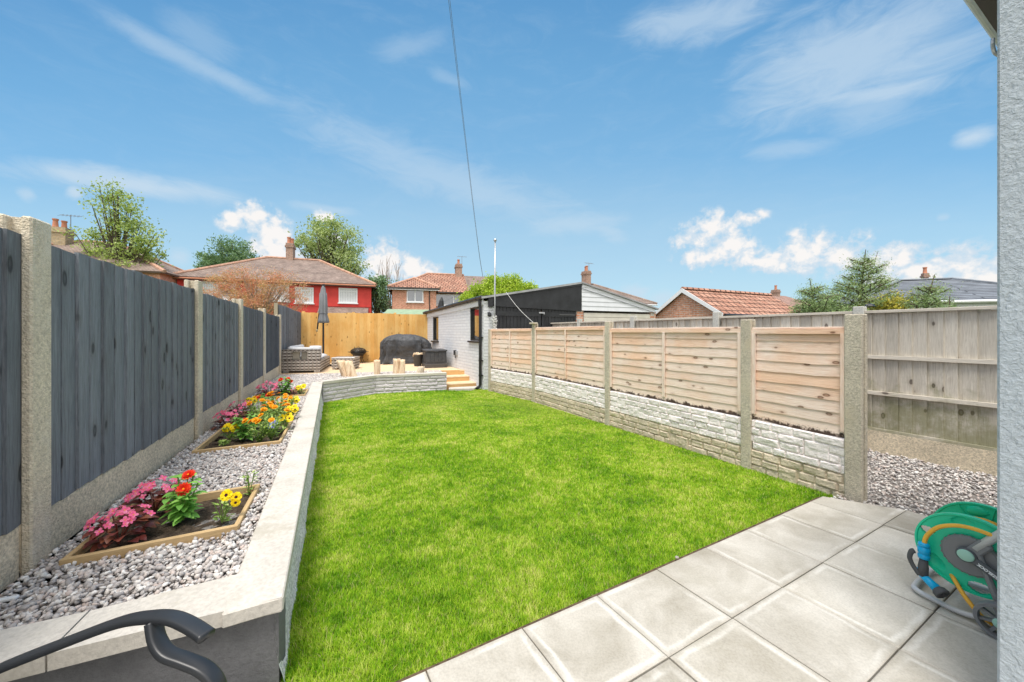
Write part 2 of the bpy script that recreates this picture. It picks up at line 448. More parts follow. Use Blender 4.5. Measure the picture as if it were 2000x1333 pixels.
# unseen white cloud added overhead and behind the camera for soft, near-neutral fill
fill_mask = t.m('MAXIMUM', t.sst(t.m('ADD', sx[2], t.m('MULTIPLY', nz1, .12)), .80, .92), t.sst(t.m('SUBTRACT', t.m('MULTIPLY', nz1, .3), sx[1]), .10, .45))
c2 = t.mix(t.m('MULTIPLY', fill_mask, .92), c2, FILL_CLOUD)
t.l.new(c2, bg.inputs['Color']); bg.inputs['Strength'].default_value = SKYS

# ------------------------------------------------------------------ materials
m_grey = mat_wood('grey_painted_timber', (.095,.108,.125), (.245,.268,.298), (.05,.057,.066), 2.2, .34, 1.2, .72, kscale=.8)
m_grey2 = mat_wood('dark_grey_timber', (.06,.072,.09), (.15,.17,.20), (.015,.018,.022), .8, .35, .9, .7)
m_orange = mat_wood('new_softwood', (.62,.37,.11), (.82,.55,.22), (.28,.12,.03), 1.1, .16, .4, .7, tint=(.92,.80,.64), kscale=1.2)
m_waney = mat_wood('weathered_larch', (.67,.48,.375), (.92,.785,.695), (.24,.12,.07), 1.6, .12, .8, .8, dirt=1, tint=(1.0,.83,.70), kscale=1.3)
m_neigh = mat_wood('weathered_grey_timber', (.45,.40,.33), (.76,.71,.62), (.14,.11,.09), 1.3, .5, .9, .85, green=.6, kscale=1.0)
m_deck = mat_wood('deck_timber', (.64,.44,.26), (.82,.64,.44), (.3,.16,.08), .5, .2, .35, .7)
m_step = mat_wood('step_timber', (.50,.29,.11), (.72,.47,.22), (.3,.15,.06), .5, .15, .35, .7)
m_frame = mat_wood('bed_frame_timber', (.42,.28,.13), (.66,.48,.26), (.25,.14,.06), .6, .15, .4, .7)
m_post = mat_concrete('aggregate_concrete', (.64,.565,.44), .12, .2, .9, agg=.22, stain=(.70,.64,.53))
m_post2 = mat_concrete('grey_concrete', (.54,.485,.39), .14, .28, .7, agg=.2, stain=(.54,.47,.35))
m_board = mat_concrete('cast_concrete', (.66,.575,.435), .12, .35, .5, agg=.15)
m_white = mat_concrete('pale_cast_stone', (.84,.775,.765), .10, .12, .35)
m_tan = mat_concrete('tan_cast_stone', (.62,.53,.41), .16, .2, .4, stain=(.47,.41,.30))
m_cop = mat_concrete('coping_stone', (.595,.56,.505), .12, .14, .3, stain=(.46,.43,.36))
m_conp = mat_concrete('white_concrete_post', (.52,.52,.48), .12, .2, .4)
m_stone = mat_concrete('painted_grey_stone', (.60,.565,.61), .12, .15, .4)
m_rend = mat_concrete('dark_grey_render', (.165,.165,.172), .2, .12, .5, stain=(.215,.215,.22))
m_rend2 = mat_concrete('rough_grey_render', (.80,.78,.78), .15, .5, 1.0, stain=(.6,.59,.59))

def mat_patio():
    m, t, b = newmat('paving_slab', .75, .3)
    v = t.tex(); p = t.pos(); isl = t.island()      # tex.xy run 0..1 over every slab, z = a number per slab
    s = t.sep(v)
    ex = t.m('MINIMUM', s[0], t.m('SUBTRACT', 1, s[0])); ey = t.m('MINIMUM', s[1], t.m('SUBTRACT', 1, s[1]))
    e = t.m('MINIMUM', ex, ey)
    n = t.noise(t.vm('ADD', p, t.vm('MULTIPLY', v, (0,0,7))), 3.1, 6, .6, .6)
    d0 = t.noise(t.vm('ADD', p, t.vm('MULTIPLY', v, (0,0,3))), 2.3, 4, .6)
    base = t.ramp(n, [(.28, (.37,.34,.28)), (.5, (.51,.48,.42)), (.75, (.64,.61,.55))])
    ee = t.m('ADD', e, t.m('MULTIPLY', t.m('SUBTRACT', n, .5), .14))
    edge = t.m('MULTIPLY', t.sst(ee, .09, .055), t.sst(ee, .0, .055))        # pale lime bloom just inside the edge
    base = t.mix(t.m('MULTIPLY', t.m('MULTIPLY', edge, t.sst(d0, .42, .6)), .6), base, (.76,.74,.69))
    base = t.mix(t.m('MULTIPLY', t.sst(e, .04, .005), .12), base, (.38,.345,.29))
    d2 = t.noise(p, 1.6, 5, .7)
    base = t.mix(t.m('MULTIPLY', t.sst(d2, .52, .64), .35), base, (.37,.34,.27))
    base = t.mix(1, base, t.ramp(t.noise(p, 110, 3, .7), [(.3,.86),(.6,1.05)]), 'MULTIPLY')
    br = t.m('ADD', .84, t.m('MULTIPLY', isl, .25)); base = t.mix(1, base, t.new('ShaderNodeCombineColor', {0: br, 1: br, 2: br}).outputs[0], 'MULTIPLY')
    t.put(b.inputs['Base Color'], base)
    t.put(b.inputs['Roughness'], t.ramp(n, [(.3,.55),(.7,.85)]))
    t.put(b.inputs['Normal'], t.bump(t.m('ADD', t.noise(p, 70, 4, .7), t.m('MULTIPLY', n, 2)), .2, .004))
    return m
m_patio = mat_patio()
def mat_soil():
    m, t, b = newmat('soil', .95, .1); p = t.pos()
    n = t.noise(p, 28, 6, .7)
    t.put(b.inputs['Base Color'], t.ramp(n, [(.3,(.03,.022,.016)),(.55,(.11,.083,.06)),(.75,(.2,.16,.12))]))
    t.put(b.inputs['Normal'], t.bump(n, 1, .03)); return m
m_soil = mat_soil()
def mat_gravel(name, z):
    m, t, b = newmat(name, .85, .25); p = t.pos()
    f = t.island() if z else t.sep(t.new('ShaderNodeTexVoronoi', {'Vector': p, 'Scale': 48.}).outputs['Color'])[0]
    col = t.ramp(f, [(0,(.32,.30,.30)),(.14,(.42,.395,.385)),(.3,(.46,.435,.42)),(.48,(.60,.56,.53)),(.64,(.54,.45,.41)),(.78,(.72,.695,.66)),(.93,(.80,.78,.75)),(1,(.42,.385,.38))])
    if not z: col = t.mix(1, col, (.45,.44,.43), 'MULTIPLY')
    col = t.mix(1, col, t.ramp(t.noise(p, 90, 4, .7), [(.3,.75),(.7,1.15)]), 'MULTIPLY')
    t.put(b.inputs['Base Color'], col)
    t.put(b.inputs['Normal'], t.bump(t.noise(p, 150, 3) if z else t.vor(p, 48), .4 if z else 1, .002 if z else .02))
    return m
m_peb = mat_gravel('gravel_stone', 1); m_gb = mat_gravel('gravel_base', 0)
def mat_grass():
    m, t, b = newmat('grass_blade', .55, .25); p = t.pos()
    n = t.noise(p, .85, 4, .6); n2 = t.noise(p, 4.0, 4, .65); n3 = t.noise(p, 16, 3, .6)
    cc = lambda q, k: t.m('MULTIPLY', t.m('SUBTRACT', q, .5), k)
    f = t.m('ADD', t.m('ADD', .5, cc(n, 1.05)), t.m('ADD', cc(n2, .85), cc(n3, .5)))
    f = t.m('ADD', f, cc(t.island(), .36))
    col = t.ramp(f, [(.16,(.09,.24,.008)),(.34,(.19,.41,.012)),(.49,(.32,.53,.02)),(.62,(.47,.63,.05)),(.82,(.70,.70,.24))])
    dry = t.m('GREATER_THAN', t.m('FRACT', t.m('MULTIPLY', t.island(), 31.7)), .93)
    col = t.mix(t.m('MULTIPLY', dry, .8), col, (.52,.44,.22))
    t.put(b.inputs['Base Color'], col)
    tr = t.new('ShaderNodeBsdfTranslucent', {'Color': t.mix(1, col, (1.2,1.25,.6), 'MULTIPLY')})
    mx = t.new('ShaderNodeMixShader', {0: .3, 1: b.outputs[0], 2: tr.outputs[0]})
    t.l.new(mx.outputs[0], t.n['Material Output'].inputs[0]); return m
m_grass = mat_grass()
m_turf = mat_plain('turf_base', (.17,.25,.03), .95, .1, var=.3, nsc=20)
m_ground = mat_plain('open_ground', (.10,.13,.045), .95, .1, var=.3, nsc=.3)
m_black = mat_plain('black_plastic', (.018,.019,.021), .35, .5)
m_dkgut = mat_plain('brown_black_gutter', (.035,.03,.028), .4, .5)
m_pvc = mat_plain('white_upvc', (.80,.82,.84), .35, .5, var=.03)

# ------------------------------------------------------------------ ground sheets
def zl(y): return -.012*np.clip(y, 0, 7)
mb = MB(); mb.poly([(-900,-900,-.45), (900,-900,-.45), (900,1200,-.45), (-900,1200,-.45)])
tag(mb.build('ground', m_ground), kind='structure')
# the lawn: corners on the wall, far wall, steps slab, garage, right-hand fence, patio
LW = lambda Y: -.872-.51*(Y-1.35)              # outer edge of the long coping
RF = lambda Y: 4.324-.54*Y                     # garden face of the low fence
LFX = lambda Y: -1.303-.505*Y                  # garden face of the grey fence posts
GW = lambda Y: 4.203-.56*Y                     # side wall of the garage
PO = Vector((.045, 1.590)); PA = Vector((.384, .1985)); PB0 = Vector((.2135,-.3415)); PB = Vector((.22,-.3575))
def pe(i): return PO + PA*i
wa, wb, wc = (LW(7.16), 7.16), (-3.16, 8.2), (-1.62, 8.74)
e0 = pe((LW(1.0)-PO.x+.2)/PA.x); 
lawn = [tuple(pe(-2.25)), tuple(pe(6.43)), (RF(2.86)-.0, 2.9), (RF(8.86), 8.86), (GW(8.95), 8.95), (-1.0, 8.62), (-1.62, 8.66), (-1.60, 8.74), wb, wa]
mb = MB()
cx, cy = -1.0, 4.5
n = len(lawn); vs = [(cx, cy, float(zl(cy))-.025)] + [(p[0], p[1], float(zl(p[1]))-.025) for p in lawn]
mb.add(vs, [(0, i+1, (i+1)%n+1) for i in range(n)])
tag(mb.build('lawn_soil', m_turf), kind='structure')

def blades(poly, n, hmin, hmax, wk, seed, pw=1.3):
    r = np.random.default_rng(seed)
    x0, y0 = np.min(np.array([p[:2] for p in poly]), 0); x1, y1 = np.max(np.array([p[:2] for p in poly]), 0)
    X = []; Y = []; tot = 0
    while tot < n:
        x = r.uniform(x0, x1, 400000); y = r.uniform(y0, y1, 400000)
        k = inpoly(x, y, poly) & (r.random(x.size) < np.minimum(1, (1.6/np.maximum(y, .9))**pw))
        X.append(x[k]); Y.append(y[k]); tot += k.sum()
    x = np.concatenate(X); y = np.concatenate(Y)
    ed = np.array([-PA.y, PA.x])/PA.length; sdist = (x-PO.x)*ed[0]+(y-PO.y)*ed[1]; kk = sdist > -.002+.036*np.clip((fbm(x*13, y*13, 12, 4)-.42)*3.5, 0, 1); x = x[kk][:n]; y = y[kk][:n]; n = len(x)
    z = zl(y)-.026
    cl = fbm(x*7, y*7, 3, 3)
    h = (hmin+(hmax-hmin)*r.random(n)**1.3)*(.65+.75*cl)
    w = wk*(.7+.6*r.random(n))*np.maximum(1, (y/1.9)**.9)
    a = r.uniform(0, 6.283, n); ln = h*r.uniform(.15, .95, n)
    dx, dy = np.cos(a), np.sin(a); b = a + r.uniform(.9, 2.2, n); sx_, sy_ = np.cos(b)*w, np.sin(b)*w
    V = np.zeros((n, 5, 3), np.float32)
    V[:,0] = np.stack([x-sx_/2, y-sy_/2, z], 1); V[:,1] = np.stack([x+sx_/2, y+sy_/2, z], 1)
    mx_, my_ = x+dx*ln*.35, y+dy*ln*.35; mz = z+h*.6
    V[:,2] = np.stack([mx_+sx_*.4, my_+sy_*.4, mz], 1); V[:,3] = np.stack([mx_-sx_*.4, my_-sy_*.4, mz], 1)
    V[:,4] = np.stack([x+dx*ln, y+dy*ln, z+h*.95], 1)
    base = np.arange(n)[:,None]*5
    fl = (base + np.array([[0,1,2,3,3,2,4]])).ravel()
    lt = np.tile(np.array([4,3]), n)
    return V.reshape(-1,3), fl, lt
en = Vector((-PA.y, PA.x)).normalized()*.012
lawn_b = [tuple(Vector(lawn[0])-en*.2), tuple(Vector(lawn[1])-en*.2)]+lawn[2:]
V, fl, lt = blades(lawn_b, GRASS_N, .013, .031, .0026, 5)
tag(npmesh('lawn_grass', V, fl, lt, m_grass), 'short bright green mown grass with yellowish and darker patches', 'grass', kind='stuff')

# patio slabs
mb = MB()
edge = [tuple(pe(-3.6)), tuple(pe(6.43)), (2.905, 2.645), (3.25, 2.05), (3.9,1.2), (4.6, 0), (5.5,-2.2), (-3.6,-2.2), (-3.0,.2)]
edge2 = [tuple(Vector(edge[0])+en*2.0), tuple(Vector(edge[1])+en*2.0)]+edge[2:]
e2 = [Vector((p[0], p[1], -.017)) for p in edge2]; nS = 14
for k in range(nS):
    p0, p1 = e2[0].lerp(e2[1], k/nS), e2[0].lerp(e2[1], (k+1)/nS); q0, q1 = Vector((-3.6+9.1*k/nS, -2.2, -.017)), Vector((-3.6+9.1*(k+1)/nS, -2.2, -.017))
    mb.add([q0, q1, p1, p0], [(0,1,2,3)])
mb.add([e2[1], Vector((5.5,-2.2,-.017)), e2[5], e2[4], e2[3], e2[2]], [(0,1,2,3,4,5)]); mb.add([e2[0], e2[8], Vector((-3.6,-2.2,-.017))], [(0,1,2)])
tag(mb.build('patio_bed', mat_plain('joint_sand', (.13,.092,.06), .95, .1, var=.35, nsc=40, bump=.6, bsc=60)), kind='structure')
vs = []; fs = []; tx = []
gap = .003
for j in range(-1, 9):
    for i in range(-9, 13):
        A = PO + PA*i + (PB0 if j >= 0 else Vector((0,0))) + PB*max(j, 0)
        B = A + PA; bb = PB if j >= 0 else PB0
        C = B + bb; D = A + bb
        if j == -1 and i == 6: B = A + PA*.43; 
        if j == -1 and i > 6: continue
        ctr = (A+B+C+D)/4
        if not inpoly(np.array([ctr.x]), np.array([ctr.y]), edge)[0]: continue
        q = [A, B, C, D]; dz = rnd.uniform(-.002, .002); o = len(vs); isd = rnd.random()*9
        sh = [p + (ctr-p).normalized()*gap*1.3 for p in q]; s2 = [p + (ctr-p).normalized()*(gap*1.3+.005) for p in q]
        uv = [(0,0),(1,0),(1,1),(0,1)]
        for k in range(4): vs.append((sh[k].x, sh[k].y, -.05)); tx.append((*uv[k], isd))
        for k in range(4): vs.append((sh[k].x, sh[k].y, dz-.003)); tx.append((*uv[k], isd))
        for k in range(4): vs.append((s2[k].x, s2[k].y, dz)); tx.append((*uv[k], isd))
        for k in range(4):
            l = (k+1)%4
            fs += [(o+l, o+k, o+4+k, o+4+l), (o+4+l, o+4+k, o+8+k, o+8+l)]
        fs.append((o+11, o+10, o+9, o+8))
mb = MB(); mb.add(vs, fs, tx)
tag(mb.build('patio', m_patio), kind='structure')

# ------------------------------------------------------------------ gravel
ICO = np.array([[0,-.526,.851],[0,.526,.851],[0,-.526,-.851],[0,.526,-.851],[.851,0,.526],[-.851,0,.526],[.851,0,-.526],[-.851,0,-.526],[.526,.851,0],[-.526,.851,0],[.526,-.851,0],[-.526,-.851,0]])
from itertools import combinations
ICF = []
for a_, b_, c_ in combinations(range(12), 3):
    if all(abs(np.linalg.norm(ICO[p]-ICO[q])-1.052) < .02 for p, q in ((a_,b_),(b_,c_),(a_,c_))):
        nn = np.cross(ICO[b_]-ICO[a_], ICO[c_]-ICO[a_])
        ICF.append((a_,b_,c_) if np.dot(nn, ICO[a_]) > 0 else (a_,c_,b_))
ICF = np.array(ICF)
def pebbles(name, poly, n, size, z, holes, seed, dens=lambda x, y: 1+0*x, zf=None):
    r = np.random.default_rng(seed)
    x0, y0 = np.min(np.array(poly), 0); x1, y1 = np.max(np.array(poly), 0)
    X = []; Y = []; tot = 0
    while tot < n:
        x = r.uniform(x0, x1, 60000); y = r.uniform(y0, y1, 60000)
        k = inpoly(x, y, poly) & (r.random(x.size) < dens(x, y))
        for h in holes: k &= ~inpoly(x, y, h)
        X.append(x[k]); Y.append(y[k]); tot += k.sum()
    x = np.concatenate(X)[:n]; y = np.concatenate(Y)[:n]
    s = size*(.55+.75*r.random(n))*(1+.06*np.clip(y-2, 0, 8))
    V = ICO[None]*(1+r.uniform(-.28, .28, (n, 12, 1)))
    V = V*np.stack([np.ones(n), r.uniform(.6, .95, n), r.uniform(.4, .7, n)], 1)[:,None,:]*s[:,None,None]
    q = r.normal(size=(n, 4))*[1,.38,.38,1.3]; q /= np.linalg.norm(q, axis=1)[:,None]
    w_, a_, b_, c_ = q.T
    M = np.stack([1-2*(b_*b_+c_*c_), 2*(a_*b_-c_*w_), 2*(a_*c_+b_*w_), 2*(a_*b_+c_*w_), 1-2*(a_*a_+c_*c_), 2*(b_*c_-a_*w_), 2*(a_*c_-b_*w_), 2*(b_*c_+a_*w_), 1-2*(a_*a_+b_*b_)], 1).reshape(n,3,3)
    V = np.einsum('nij,nkj->nki', M, V)
    zz = (z if zf is None else zf(x, y)) + r.uniform(-.012, .008, n) + .008*(fbm(x*4, y*4, 9)-.5)
    V += np.stack([x, y, zz], 1)[:,None,:]
    fl = (np.arange(n)[:,None,None]*12 + ICF[None]).ravel()
    return npmesh(name, V.reshape(-1,3), fl, np.full(n*20, 3), m_peb)
CI = lambda Y: LW(Y)-.20                        # inner edge of the coping
nearA, nearB = (-1.104, 1.426), (-3.10, .608)    # inner edge of the near coping (runs off to the left)
EXT = lambda P_, s: P_
bed = [(-1.09,1.42), (CI(7.2)+.02, 7.2), (-3.33, 8.33), (-1.74, 8.90), (-1.97,9.70), (-5.85,8.62), (LFX(8.6),8.6), (LFX(.7),.7), (-1.706-.5,1.177-.205)]
beds = []
def rect(A, u, v, w, l): 
    A = Vector(A); return [tuple(A), tuple(A+u*w), tuple(A+u*w+v*l), tuple(A+v*l)]
bu = unit((.894,.447,0)).to_2d(); bv = unit((-.435,.9,0)).to_2d()
beds.append(rect((-1.974,1.537), bu, bv, .63, .56)); beds.append(rect((-2.68,2.955), bu, bv, .63, 1.66)); beds.append(rect((-3.86,5.37), bu, bv, .62, .60))
def bz(x, y): return .305 - .03*np.clip((y-7.2)/1.2, 0, 1)
mb = MB(); mb.poly([(p[0], p[1], .283 if p[1] < 7.5 else .262) for p in bed[::-1]][::-1]); 
mb2 = MB(); mb2.prism([(p[0],p[1]) for p in bed], -.3, .22)
mb.add(mb2.v, mb2.f)
tag(mb.build('gravel_bed_base', m_gb), kind='structure')
g = pebbles('gravel', bed, PEB_A, .0125, .30, beds, 21, dens=lambda x, y: np.clip(1.35-.07*y, .3, 1), zf=bz)
tag(g, 'grey and pinkish crushed stone chippings covering the raised bed beside the grey fence', 'gravel', kind='stuff')
NFX = lambda Y: 6.46-.57*Y
path = [(2.50,2.87), (2.905,2.645), (3.25,2.05), (3.9,1.2), (4.75,.4), (NFX(.4), .4), (NFX(9.5), 9.5), (RF(9.0)+.12, 9.0), (RF(2.95)+.02, 2.95)]
mb = MB(); mb.poly([(p[0], p[1], -.045) for p in path]); tag(mb.build('path', m_gb), kind='structure')
g = pebbles('path_gravel', path, PEB_B, .0115, -.03, [], 22, dens=lambda x, y: np.where(y < 5.2, 1, .25))
tag(g, 'grey and pink stone chippings on the path between the two right-hand fences', 'gravel', kind='stuff')

# ------------------------------------------------------------------ timber-edged flower beds
def flower_bed(rc, label, far):
    c = sum((Vector(p) for p in rc), Vector((0,0)))/4
    root = thing('flower_bed', (c.x, c.y, .30), label, 'flower bed', 'timber edged flower beds in the gravel')
    for i in range(4):
        A, B = Vector(rc[i]), Vector(rc[(i+1)%4]); d_ = (B-A).normalized(); nn = Vector((-d_.y, d_.x))
        L = (B-A).length; mid = (A+B)/2 + nn*.011
        L2 = L if i % 2 == 0 else L-.05
        m2 = MB(); m2.bbox((mid.x, mid.y, .285), (d_.x, d_.y, 0), (nn.x, nn.y, 0), (0,0,1), L2, .023, .10 if i%2==0 else .096, .003)
        m2.build('timber_edging', m_frame, root)
    nu, nv = 30, int(30*(Vector(rc[3])-Vector(rc[0])).length/.63)
    A = Vector(rc[0]); U = Vector(rc[1])-A; Vv = Vector(rc[3])-A
    gu, gv = np.meshgrid(np.linspace(.03,.97,nu), np.linspace(.03,.97,nv)); gx = A.x+U.x*gu+Vv.x*gv; gy = A.y+U.y*gu+Vv.y*gv
    gz = .285 + .045*(fbm(gx*9, gy*9, 4)-.4) + .03*(fbm(gx*35, gy*35, 8, 3)-.5)
    vs = np.stack([gx-c.x, gy-c.y, gz-.30], -1).reshape(-1,3)
    ii = (np.arange(nv-1)[:,None]*nu + np.arange(nu-1)[None]).ravel()
    fl = np.stack([ii, ii+1, ii+nu+1, ii+nu], 1).ravel()
    o = npmesh('soil', vs, fl, np.full(len(ii), 4), m_soil, root)
    return root
flower_bed(beds[0], 'nearest timber edged bed with pink, red and yellow flowers and much bare soil', 0)
flower_bed(beds[1], 'long middle timber edged bed crowded with orange, yellow and pink flowers', 1)
flower_bed(beds[2], 'small farthest timber edged bed near the decking with a red flowered clump', 2)

# ------------------------------------------------------------------ retaining walls
def heightpanel(mb, p0, p1, z0, z1, nrm, depth, courses, rough, seed, nu_m=70, tex=None, mort=.010, big=False):
    """rock-faced blocks: a grid sheet pushed out along nrm; courses = list of (height fraction, [brick widths])"""
    p0, p1 = Vector(p0), Vector(p1); L = (p1-p0).length; H = z1-z0; nu = max(8, int(L*nu_m)); nv = max(6, int(H*nu_m*1.3))
    u, v = np.meshgrid(np.linspace(0, L, nu), np.linspace(0, H, nv))
    r = np.random.default_rng(seed)
    h = np.zeros_like(u); y = 0
    blocks = []
    for hh, ws in courses:
        yy = y+hh*H; x = -r.uniform(0, .15); k = 0
        while x < L:
            w = ws[k % len(ws)]*r.uniform(.8, 1.25); k += 1
            blocks.append((x, x+w, y, yy)); x += w
        y = yy
    if big:
        for _ in range(int(L*1.6)):
            i0 = r.integers(0, 2); x0 = r.uniform(.05, L-.25); y0 = H*i0*.25
            blocks.append((x0, x0+r.uniform(.13,.19), y0, y0+H*.5+(H*.25 if r.random() < .3 else 0)))
    for (a, b, c, d_) in blocks:
        k = (u >= a) & (u < b) & (v >= c) & (v < d_)
        e = np.minimum(np.minimum(u-a, b-u), np.minimum(v-c, d_-v))
        e = e + .004*(fbm(u*40, v*40, seed+1, 2)-.5)
        prof = np.clip((e-mort*.35)/(mort*.75), 0, 1)**.8
        amp = depth*r.uniform(.6, 1.0); tilt = r.uniform(-.5,.5)
        bulge = (.8+.45*tilt*(v-(c+d_)/2)/(d_-c)+.35*r.uniform(-.5,.5)*(u-(a+b)/2)/(b-a))
        h = np.where(k, prof*amp*bulge, h)
    h += rough*depth*(fbm(u*16, v*22, seed, 4)-.5)*(h > .001)
    nx, ny = nrm; d2 = (p1-p0)/L
    zz = v+z0
    vs = np.stack([p0.x+d2.x*u+nx*h, p0.y+d2.y*u+ny*h, zz], -1).reshape(-1,3)
    ii = (np.arange(nv-1)[:,None]*nu + np.arange(nu-1)[None]).ravel()
    # close the panel with a back plate
    mb.add(vs.tolist(), [(int(q), int(q+1), int(q+nu+1), int(q+nu)) for q in ii])
def coping(mb, a, b, w, z0, z1, nrm_in, gapj=.6):
    """coping slabs from a to b (outer edge), width w inwards; small joints between them"""
    a, b = Vector(a), Vector(b); d_ = (b-a).normalized(); L = (b-a).length; k = max(1, round(L/gapj))
    n_ = Vector(nrm_in)
    for i in range(k):
        s0, s1 = L*i/k + (.003 if i else 0), L*(i+1)/k - (.003 if i < k-1 else 0)
        c = a + d_*(s0+s1)/2 + n_*w/2
        mb.bbox((c.x, c.y, (z0+z1)/2), (d_.x, d_.y, 0), (n_.x, n_.y, 0), (0,0,1), s1-s0, w, z1-z0+rnd.uniform(-.001,.001), .005)
ldir = Vector((-.51, 1)).normalized(); lin = Vector((-ldir.y, ldir.x))       # along the long wall, into the bed
root = thing('retaining_wall', (-2.4, 4.2, 0), 'long low retaining wall with pale coping between the lawn and the raised gravel', 'wall')
mb = MB(); coping(mb, (LW(1.335), 1.335), (LW(7.16), 7.16), .185, .275, .33, lin, 1.2); mb.build('coping', m_cop, root)
nu, nv = 240, 26
uu, vv = np.meshgrid(np.linspace(0, 1, nu), np.linspace(0, 1, nv))
Yg = 1.345+uu*(7.15-1.345); zg = -.14+vv*.415
fl_ = .05*np.clip(1-vv*1.25, 0, 1)**1.6*(.5+fbm(Yg*5, vv*2, 2)) + .012*fbm(Yg*22, vv*9, 5, 4)
Xg = LW(Yg)-.045*ldir.y; off = fl_-.0
Xg = Xg + off*ldir.y; Yg2 = Yg + off*.45
mb = MB(); ii = (np.arange(nv-1)[:,None]*nu + np.arange(nu-1)[None]).ravel()
mb.add(np.stack([Xg, Yg2, zg], -1).reshape(-1,3).tolist(), [(int(q), int(q+1), int(q+nu+1), int(q+nu)) for q in ii])
A = Vector((LW(1.345)-.05, 1.345)); B = Vector((LW(7.15)-.05, 7.15))
mb.prism([tuple(A+lin*.1+ldir*.12), tuple(A+ldir*.12), tuple(B), tuple(B+lin*.1)][::1], -.2, .272); mb.smooth = True
mb.build('rendered_face', m_rend2, root)
# near end wall, dark render
nd = Vector((-.925,-.379)).normalized(); nin = Vector((.379,-.925))*-1
root = thing('retaining_wall', (-1.4, 1.1, 0), 'dark grey rendered end wall under pale coping, behind the black chair arm', 'wall')
A0 = Vector((LW(1.335), 1.335)); mb = MB()
P0 = A0 + nd*.006; 
for s0, s1 in ((.0,.62), (.626,1.5), (1.506,2.4)):
    a = P0 + nd*s0; b_ = P0 + nd*s1
    if s0 == 0: mb.prism([tuple(a), tuple(b_), tuple(b_+nin*.185), tuple(a+nin*.185-nd*.0+Vector((-.05,.03)))][::-1], .275, .3295)
    else: mb.prism([tuple(a), tuple(b_), tuple(b_+nin*.185), tuple(a+nin*.185)][::-1], .275, .33)
mb.build('coping', m_cop, root)
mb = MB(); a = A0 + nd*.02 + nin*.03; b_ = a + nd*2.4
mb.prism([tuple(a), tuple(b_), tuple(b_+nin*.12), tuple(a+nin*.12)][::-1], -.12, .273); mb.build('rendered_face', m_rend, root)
# far wall in grey stone courses
root = thing('retaining_wall', (-2.8, 8.2, -.08), 'bent grey painted stone wall at the far end of the lawn beside the steps', 'wall')
mb = MB(); mbc = MB()
crs = [(.2,[.36,.24,.42]), (.2,[.3,.44,.22]), (.2,[.4,.26,.36]), (.2,[.25,.38,.46]), (.2,[.4,.3])]
for k, (a, b_) in enumerate(((wa, wb), (wb, wc))):
    a, b_ = Vector(a), Vector(b_); d_ = (b_-a).normalized(); n_ = Vector((d_.y, -d_.x))
    heightpanel(mb, a, b_, -.14, .272, n_, .030, crs, .5, 31+k, 115, mort=.017)
    q = [tuple(a-n_*.001), tuple(b_-n_*.001), tuple(b_-n_*.12), tuple(a-n_*.12)]; mb.prism(q, -.2, .271)
mb.build('stone_courses', m_stone, root)
def offs(p, n_, s): return (p[0]+n_.x*s, p[1]+n_.y*s)
d1_ = (Vector(wb)-Vector(wa)).normalized(); n1 = Vector((d1_.y,-d1_.x)); d2_ = (Vector(wc)-Vector(wb)).normalized(); n2 = Vector((d2_.y,-d2_.x)); nm = (n1+n2).normalized()
mbc.prism([offs(wa,n1,.03), offs(wb,nm,.032), offs(wb,nm,-.165), offs(wa,n1,-.16)], .275, .328)
mbc.prism([offs(wb,nm,.032), offs(wc,n2,.03), offs(wc,n2,-.16), offs(wb,nm,-.165)], .275, .3275)
mbc.build('coping', m_cop, root)

# ------------------------------------------------------------------ fences
def fpost(mb, c, d_, n_, w, dpt, z0, z1, slot=True, cap=.012):
    """concrete post, slotted sides (H section), weathered top. c on the garden face centre; n_ away from garden"""
    X, Z = Vector((d_.x, d_.y, 0)), Vector((0,0,1)); N = Vector((n_.x, n_.y, 0)); c = Vector((c[0], c[1], 0))
    fl = dpt*.32
    for k, (o_, ww, dd) in enumerate(((fl/2, w, fl), (dpt/2, w*.45, dpt-fl*2+.002), (dpt-fl/2, w, fl))):
        mb.bbox(c + N*o_ + Z*(z0+z1)/2, X, N, Z, ww, dd, z1-z0 - (0 if k != 1 else .004), .007 if k != 1 else .001)
def fvert(mb, a, b_, z0, z1, wid, n_, th=.016, lean=.010, zj=.004, gapp=0, flip=1, backing=True, alt=.004):
    """vertical overlapped boards between a and b_"""
    a, b_ = Vector(a), Vector(b_); d_ = (b_-a).normalized(); L = (b_-a).length; x = 0; k = 0
    while x < L-.01:
        w = min(wid*rnd.uniform(.85, 1.15), L-x)
        if L-x-w < wid*.4: w = L-x
        c = a + d_*(x+w/2) + n_*(alt*(k%2))
        ang_ = lean/w*flip; dx = Vector((d_.x*math.cos(ang_)-d_.y*math.sin(ang_), d_.x*math.sin(ang_)+d_.y*math.cos(ang_), 0)); dn = Vector((-dx.y, dx.x, 0))
        j = rnd.uniform(-zj, zj)
        mb.obox((c.x, c.y, (z0+z1)/2+j), dx, dn, (0,0,1), w+(.016 if not gapp else -gapp), th, z1-z0)
        x += w; k += 1
    if backing and not gapp:
        c = (a+b_)/2 + n_*(th/2+.008+abs(lean)*.6); mb.obox((c.x, c.y, (z0+z1)/2-.004), (d_.x,d_.y,0), (n_.x,n_.y,0), (0,0,1), L-.004, .008, z1-z0-.02)
